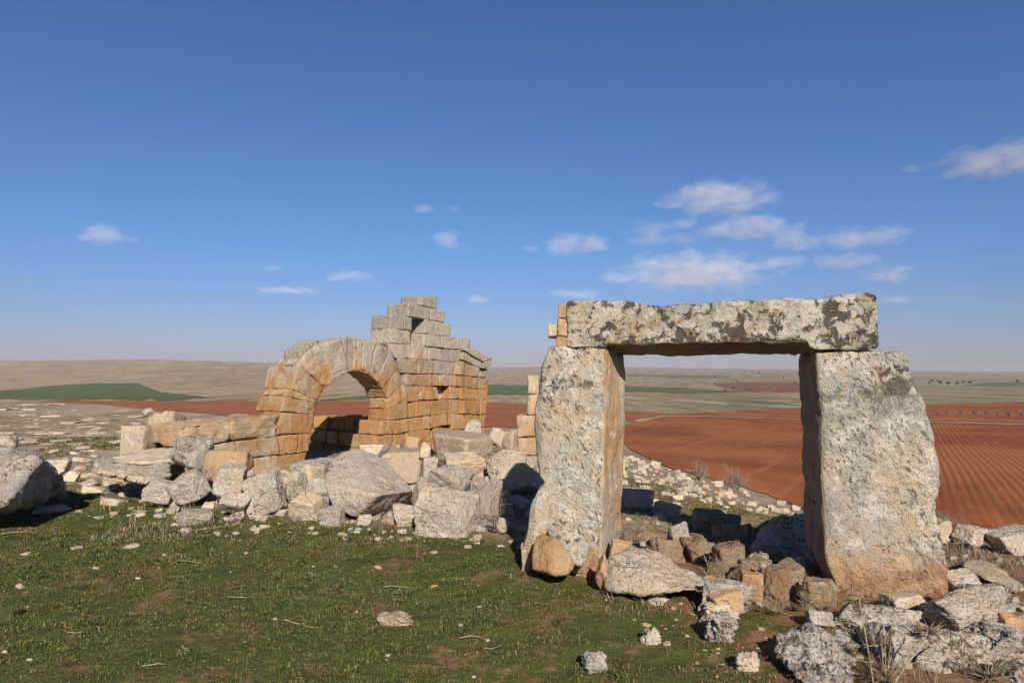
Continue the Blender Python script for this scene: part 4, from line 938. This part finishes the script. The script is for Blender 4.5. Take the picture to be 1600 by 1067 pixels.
def rosette(label, px, py, D, rad, n, seed, mat='dry', up=.6, name='thistle'):
    rg = random.Random(seed); base = at(px, py, D); T = Tubes()
    for _ in range(n):
        a = rg.uniform(0, 2*math.pi); L = rad*rg.uniform(.5, 1.1); u = rg.uniform(.1, 1)*up
        d = np.array([math.cos(a), math.sin(a), u])
        pts = [base + d*L*t + np.array([rg.gauss(0, .004), rg.gauss(0, .004), -.35*L*t*t*(1-u)]) for t in (0, .35, .7, 1)]
        T.add(pts, .0035, .0006, 3)
    v, f = T.get(); o = mk(name, v, f, M[mat], smooth=False); tag(o, label, 'thistle'); return T
def stalk(label, pts, r=.005, mat='dry'):
    T = Tubes(); P_ = [at(*p) for p in pts]; T.add(P_, r, r*.6, 5)
    rg = random.Random(int(pts[0][0]))
    for i in range(1, len(P_)):
        for _ in range(2):
            d = np.array([rg.gauss(0, 1), rg.gauss(0, .6), rg.gauss(.3, .6)]); d /= np.linalg.norm(d)
            q = P_[i]; T.add([q, q+d*.05, q+d*.09+np.array([0, 0, .02])], r*.5, r*.2, 3)
    v, f = T.get(); o = mk('dry_stalk', v, f, M[mat], smooth=False); tag(o, label, 'stalk')
rosette('dry thistle rosette in front of the foot of the right jamb', 1338, 938, 4.35, .10, 60, 1)
rosette('dry thistle rosette on the crusty boulders, right of the crossing stalks', 1449, 988, 3.75, .09, 60, 2, up=1.0)
stalk('tall pale stalk rising in front of the long foreground boulder', [(1366, 1075, 3.5), (1360, 1035, 3.55), (1352, 990, 3.6), (1343, 940, 3.66)])
stalk('pale stalk slanting left to right below the thistle rosette', [(1392, 1075, 3.5), (1415, 1040, 3.55), (1440, 1008, 3.6), (1450, 985, 3.65)])
for k, (x, y, D, rd, lb) in enumerate(((1385, 1062, 3.55, .16, 'tuft of dry bent grass at the bottom edge between the two crusty boulders'), (1545, 1060, 3.6, .17, 'tuft of dry bent grass in the bottom right corner'),
                                   (1372, 1010, 3.75, .10, 'small tuft of dry grass in the dark gap of the foreground boulders'), (1262, 945, 4.6, .09, 'small straw tuft at the inner foot of the right jamb'))):
    rosette(lb, x, y, D, rd, 44, 20+k, up=1.6, name='dry_grass_tuft')
tw = [(30, 836, 50), (300, 882, 46), (375, 937, 34), (470, 979, 70), (118, 992, 34), (240, 1045, 40), (735, 1002, 34), (620, 922, 40), (490, 902, 18), (290, 1018, 18), (770, 1016, 26), (330, 828, 40)]
for k, (x, y, w) in enumerate(tw):
    rg = random.Random(300+k); H = ground_hit(x, y)[0]; L = w*H[1]/FPX; a = rg.uniform(-.5, .5); T = Tubes()
    pts = [H + np.array([math.cos(a)*L*(t-.5), math.sin(a)*L*(t-.5), .022+.012*math.sin(t*3+k)]) + np.array([0, rg.gauss(0, .006), 0]) for t in (0, .25, .5, .75, 1)]
    T.add(pts, .004, .002, 5); T.add([pts[2], pts[2]+np.array([.02, .03, .006])*L*6], .0025, .001, 4)
    v, f = T.get(); tag(mk('twig', v, f, M['dry'], smooth=False), 'bleached dry twig lying on the foreground grass', 'twig', 'twigs lying on the grass')
M['dung'] = simple('dark_dung', (.018, .014, .010), (.035, .026, .018), 60)
H = ground_hit(29, 960)[0]; v, f = facet_rock(12, 5, 18, 8, .14, 3, .05)
tag(mk('dung_pat', v*np.array([.032, .028, .02])+H+np.array([0, 0, .014]), f, M['dung']), 'dark clump of dung on the grass near the left edge', 'dung')

# ------------------------------------------------------------------ far bare trees, shrubs, a far shed
M['treebark'] = simple('grey_bark', (.20, .17, .14), (.14, .12, .10), 5)
M['treetwig'] = simple('bare_twigs', (.23, .21, .18), (.15, .135, .11), 3)
M['shrub'] = simple('dark_shrub', (.035, .042, .02), (.06, .06, .03), 3)
def crown_mesh(c, rx, rz, n, size, rg):
    d = rg.normal(size=(n, 3)); d /= np.linalg.norm(d, axis=1, keepdims=True); r = rg.random(n)**.45
    p = d*r[:, None]*np.array([rx, rx, rz])*(0.8+.3*fbm(d*2.1, 2, 5))[:, None] + c
    a = rg.normal(size=(n, 3))*size; b_ = rg.normal(size=(n, 3))*size*.35
    v = np.stack([p-a-b_, p+a-b_, p+a+b_, p-a+b_], 1).reshape(-1, 3); k = np.arange(n)*4
    return v, np.stack([k, k+1, k+2, k+3], -1)
for k, (x, y, w, h) in enumerate(((1466, 649, 9, 7), (1480, 649, 7, 7), (1502, 652, 11, 12), (1524, 651, 12, 12), (1542, 651, 10, 12), (1560, 652, 9, 12), (1577, 653, 11, 12), (1598, 654, 11, 12))):
    H = ground_hit(x, y)[0]; s = H[1]/FPX; rg = np.random.default_rng(40+k)
    e = empty('bare_tree', tuple(H)); tag(e, 'small bare grey tree in the row on the far red strip', 'tree', 'row of bare trees on the red strip')
    T = Tubes(); T.add([H-np.array([0, 0, .2]), H+np.array([.05, 0, h*s*.25]), H+np.array([0, 0, h*s*.6])], w*s*.07, w*s*.03, 6)
    for q in range(6):
        a = q*1.05; T.add([H+np.array([0, 0, h*s*.2]), H+np.array([math.cos(a)*w*s*.3, math.sin(a)*w*s*.3, h*s*.7])], w*s*.025, w*s*.01, 4)
    v, f = T.get(); mk('trunk', v, f, M['treebark'], e)
    v, f = crown_mesh(H+np.array([0, 0, h*s*.58]), w*s*.5, h*s*.48, 260, w*s*.045, rg); mk('crown', v, f, M['treetwig'], e, smooth=False)
for k, (x, y, w) in enumerate(((1117, 601, 3.5), (1146, 607, 4), (1152, 597, 3), (1163, 583, 2.5), (1186, 583, 3), (1224, 591, 3), (1242, 598, 3), (1133, 612, 4), (1456, 596, 5), (1466, 597, 4), (1452, 599, 4), (1470, 599, 5), (1482, 600, 6), (1496, 600, 5), (1505, 598, 4), (1516, 599, 6), (1590, 597, 5))):
    H = ground_hit(x, y)[0]; s = H[1]/FPX
    v, f = crown_mesh(H+np.array([0, 0, w*s*.35]), w*s*.55, w*s*.45, 160, w*s*.1, np.random.default_rng(80+k))
    tag(mk('far_shrub', v, f, M['shrub'], smooth=False), 'tiny dark shrub on the distant plain at the right', 'shrub', 'far shrubs on the plain')

# ------------------------------------------------------------------ fair-weather clouds, real volumes kilometres away
cmt = bpy.data.materials.new('cloud_vapour'); cmt.use_nodes = True; nt = cmt.node_tree; nt.nodes.clear(); g = G(nt)
out = nt.nodes.new('ShaderNodeOutputMaterial'); pv = nt.nodes.new('ShaderNodeVolumePrincipled'); nt.links.new(pv.outputs[0], out.inputs['Volume'])
tc = g.new('ShaderNodeTexCoord').outputs['Object']
rad_ = g.new('ShaderNodeVectorMath', operation='LENGTH'); g.put(rad_.inputs[0], tc)
fall = g.m('SUBTRACT', 1.0, g.m('POWER', rad_.outputs['Value'], 1.6))
P = g.vmul(g.pos(), (.0042, .0042, .0090))
nz = g.noise(P, 1.0, 8, .62, .3)
den = g.m('MULTIPLY', g.m('MAXIMUM', g.m('SUBTRACT', g.m('ADD', fall, g.m('MULTIPLY', g.m('SUBTRACT', nz, .5), 3.4)), .30), 0.0), 1.0)
den = g.m('MULTIPLY', g.m('MINIMUM', den, .8), .0021)
g.put(pv.inputs['Density'], den); pv.inputs['Color'].default_value = (1, .955, .965, 1); pv.inputs['Anisotropy'].default_value = -.4
CL = [(1127, 310, 185, 52, 1, 'largest bright cumulus puff above the lintel, topmost of its cluster'), (1170, 356, 165, 34, 1, 'elongated cloud just under the largest puff above the lintel'), (1015, 366, 70, 46, .8, 'ragged cloud left of centre in the cluster above the lintel'),
      (1068, 374, 70, 24, .8, 'small cloud between the ragged cloud and the elongated cloud'), (1065, 351, 56, 16, .6, 'thin little cloud above the ragged one'), (898, 383, 110, 34, .8, 'cloud hanging above the left end of the lintel'), (830, 389, 30, 10, .5, 'wisp left of the cloud above the lintel end'),
      (1250, 377, 100, 34, .9, 'left half of the cloud pair above the right jamb'), (1345, 372, 135, 32, .8, 'long cloud tapering right, above the right jamb'), (1085, 425, 240, 62, .7, 'broad pale cloud bank low over the lintel'), (1225, 410, 80, 20, .5, 'thin cloud at the right end of the low bank'), (1320, 408, 110, 26, .5, 'thin streak under the long tapering cloud'),
      (1385, 428, 90, 30, .4, 'faint slanting cloud low at the right above the jamb'), (900, 460, 90, 18, .4, 'faint cloud just over the left end of the lintel'), (960, 434, 60, 16, .4, 'faint wisp left of the low cloud bank'), (1575, 250, 200, 52, 1, 'bright slanting cloud cut by the right edge of the sky'),
      (163, 368, 95, 32, .9, 'lone oblong cloud in the left part of the sky'), (705, 375, 56, 28, .9, 'small puff above the top of the ruin'), (663, 327, 34, 14, .7, 'left one of two tiny wisps above the ruin'), (706, 327, 34, 12, .7, 'right one of two tiny wisps above the ruin'),
      (427, 419, 34, 14, .8, 'tiny puff above the left shoulder of the arch'), (545, 432, 78, 18, .7, 'thin flat cloud left of the ruin top'), (452, 453, 100, 12, .4, 'faint flat streak above the arch'), (747, 468, 46, 14, .5, 'small faint cloud right of the ruin top'),
      (1424, 264, 34, 14, .4, 'tiny wisp left of the slanting cloud at the right edge'), (1403, 467, 60, 12, .35, 'faint streak near the right end of the lintel')]
for k, (x, y, w, h, dn, lb) in enumerate(CL):
    D = 7000.0 + 700*math.sin(k*2.3)
    c = at(x, y, D); s = D/FPX
    q, f = cube_sphere(10); v = q/np.linalg.norm(q, axis=1, keepdims=True)
    me = mesh_from('cloud', v, f); me.materials.append(cmt)
    o = bpy.data.objects.new('cloud', me); COL.objects.link(o); o.location = tuple(c)
    o.scale = (w*s*.60, w*s*.42, h*s*.62); o.rotation_euler = (0, 0, math.atan2(-(x-800), FPX)*1.0)
    tag(o, lb, 'cloud')

# ------------------------------------------------------------------ thin air over the plain
hm_ = bpy.data.materials.new('thin_haze'); hm_.use_nodes = True; nt = hm_.node_tree; nt.nodes.clear()
ho = nt.nodes.new('ShaderNodeOutputMaterial'); hv = nt.nodes.new('ShaderNodeVolumePrincipled'); nt.links.new(hv.outputs[0], ho.inputs['Volume'])
hv.inputs['Color'].default_value = (.82, .88, 1, 1); hv.inputs['Density'].default_value = 1.6e-4
bx = np.array([[x, y, z] for z in (-9, 62) for y in (-4400, 4400) for x in (-4400, 4400)], float)
bf = np.array([[0, 2, 3, 1], [4, 5, 7, 6], [0, 1, 5, 4], [2, 6, 7, 3], [0, 4, 6, 2], [1, 3, 7, 5]])
hz = bpy.data.objects.new('haze', mesh_from('haze', bx, bf, False)); hz.data.materials.append(hm_); COL.objects.link(hz); hz['kind'] = 'stuff'
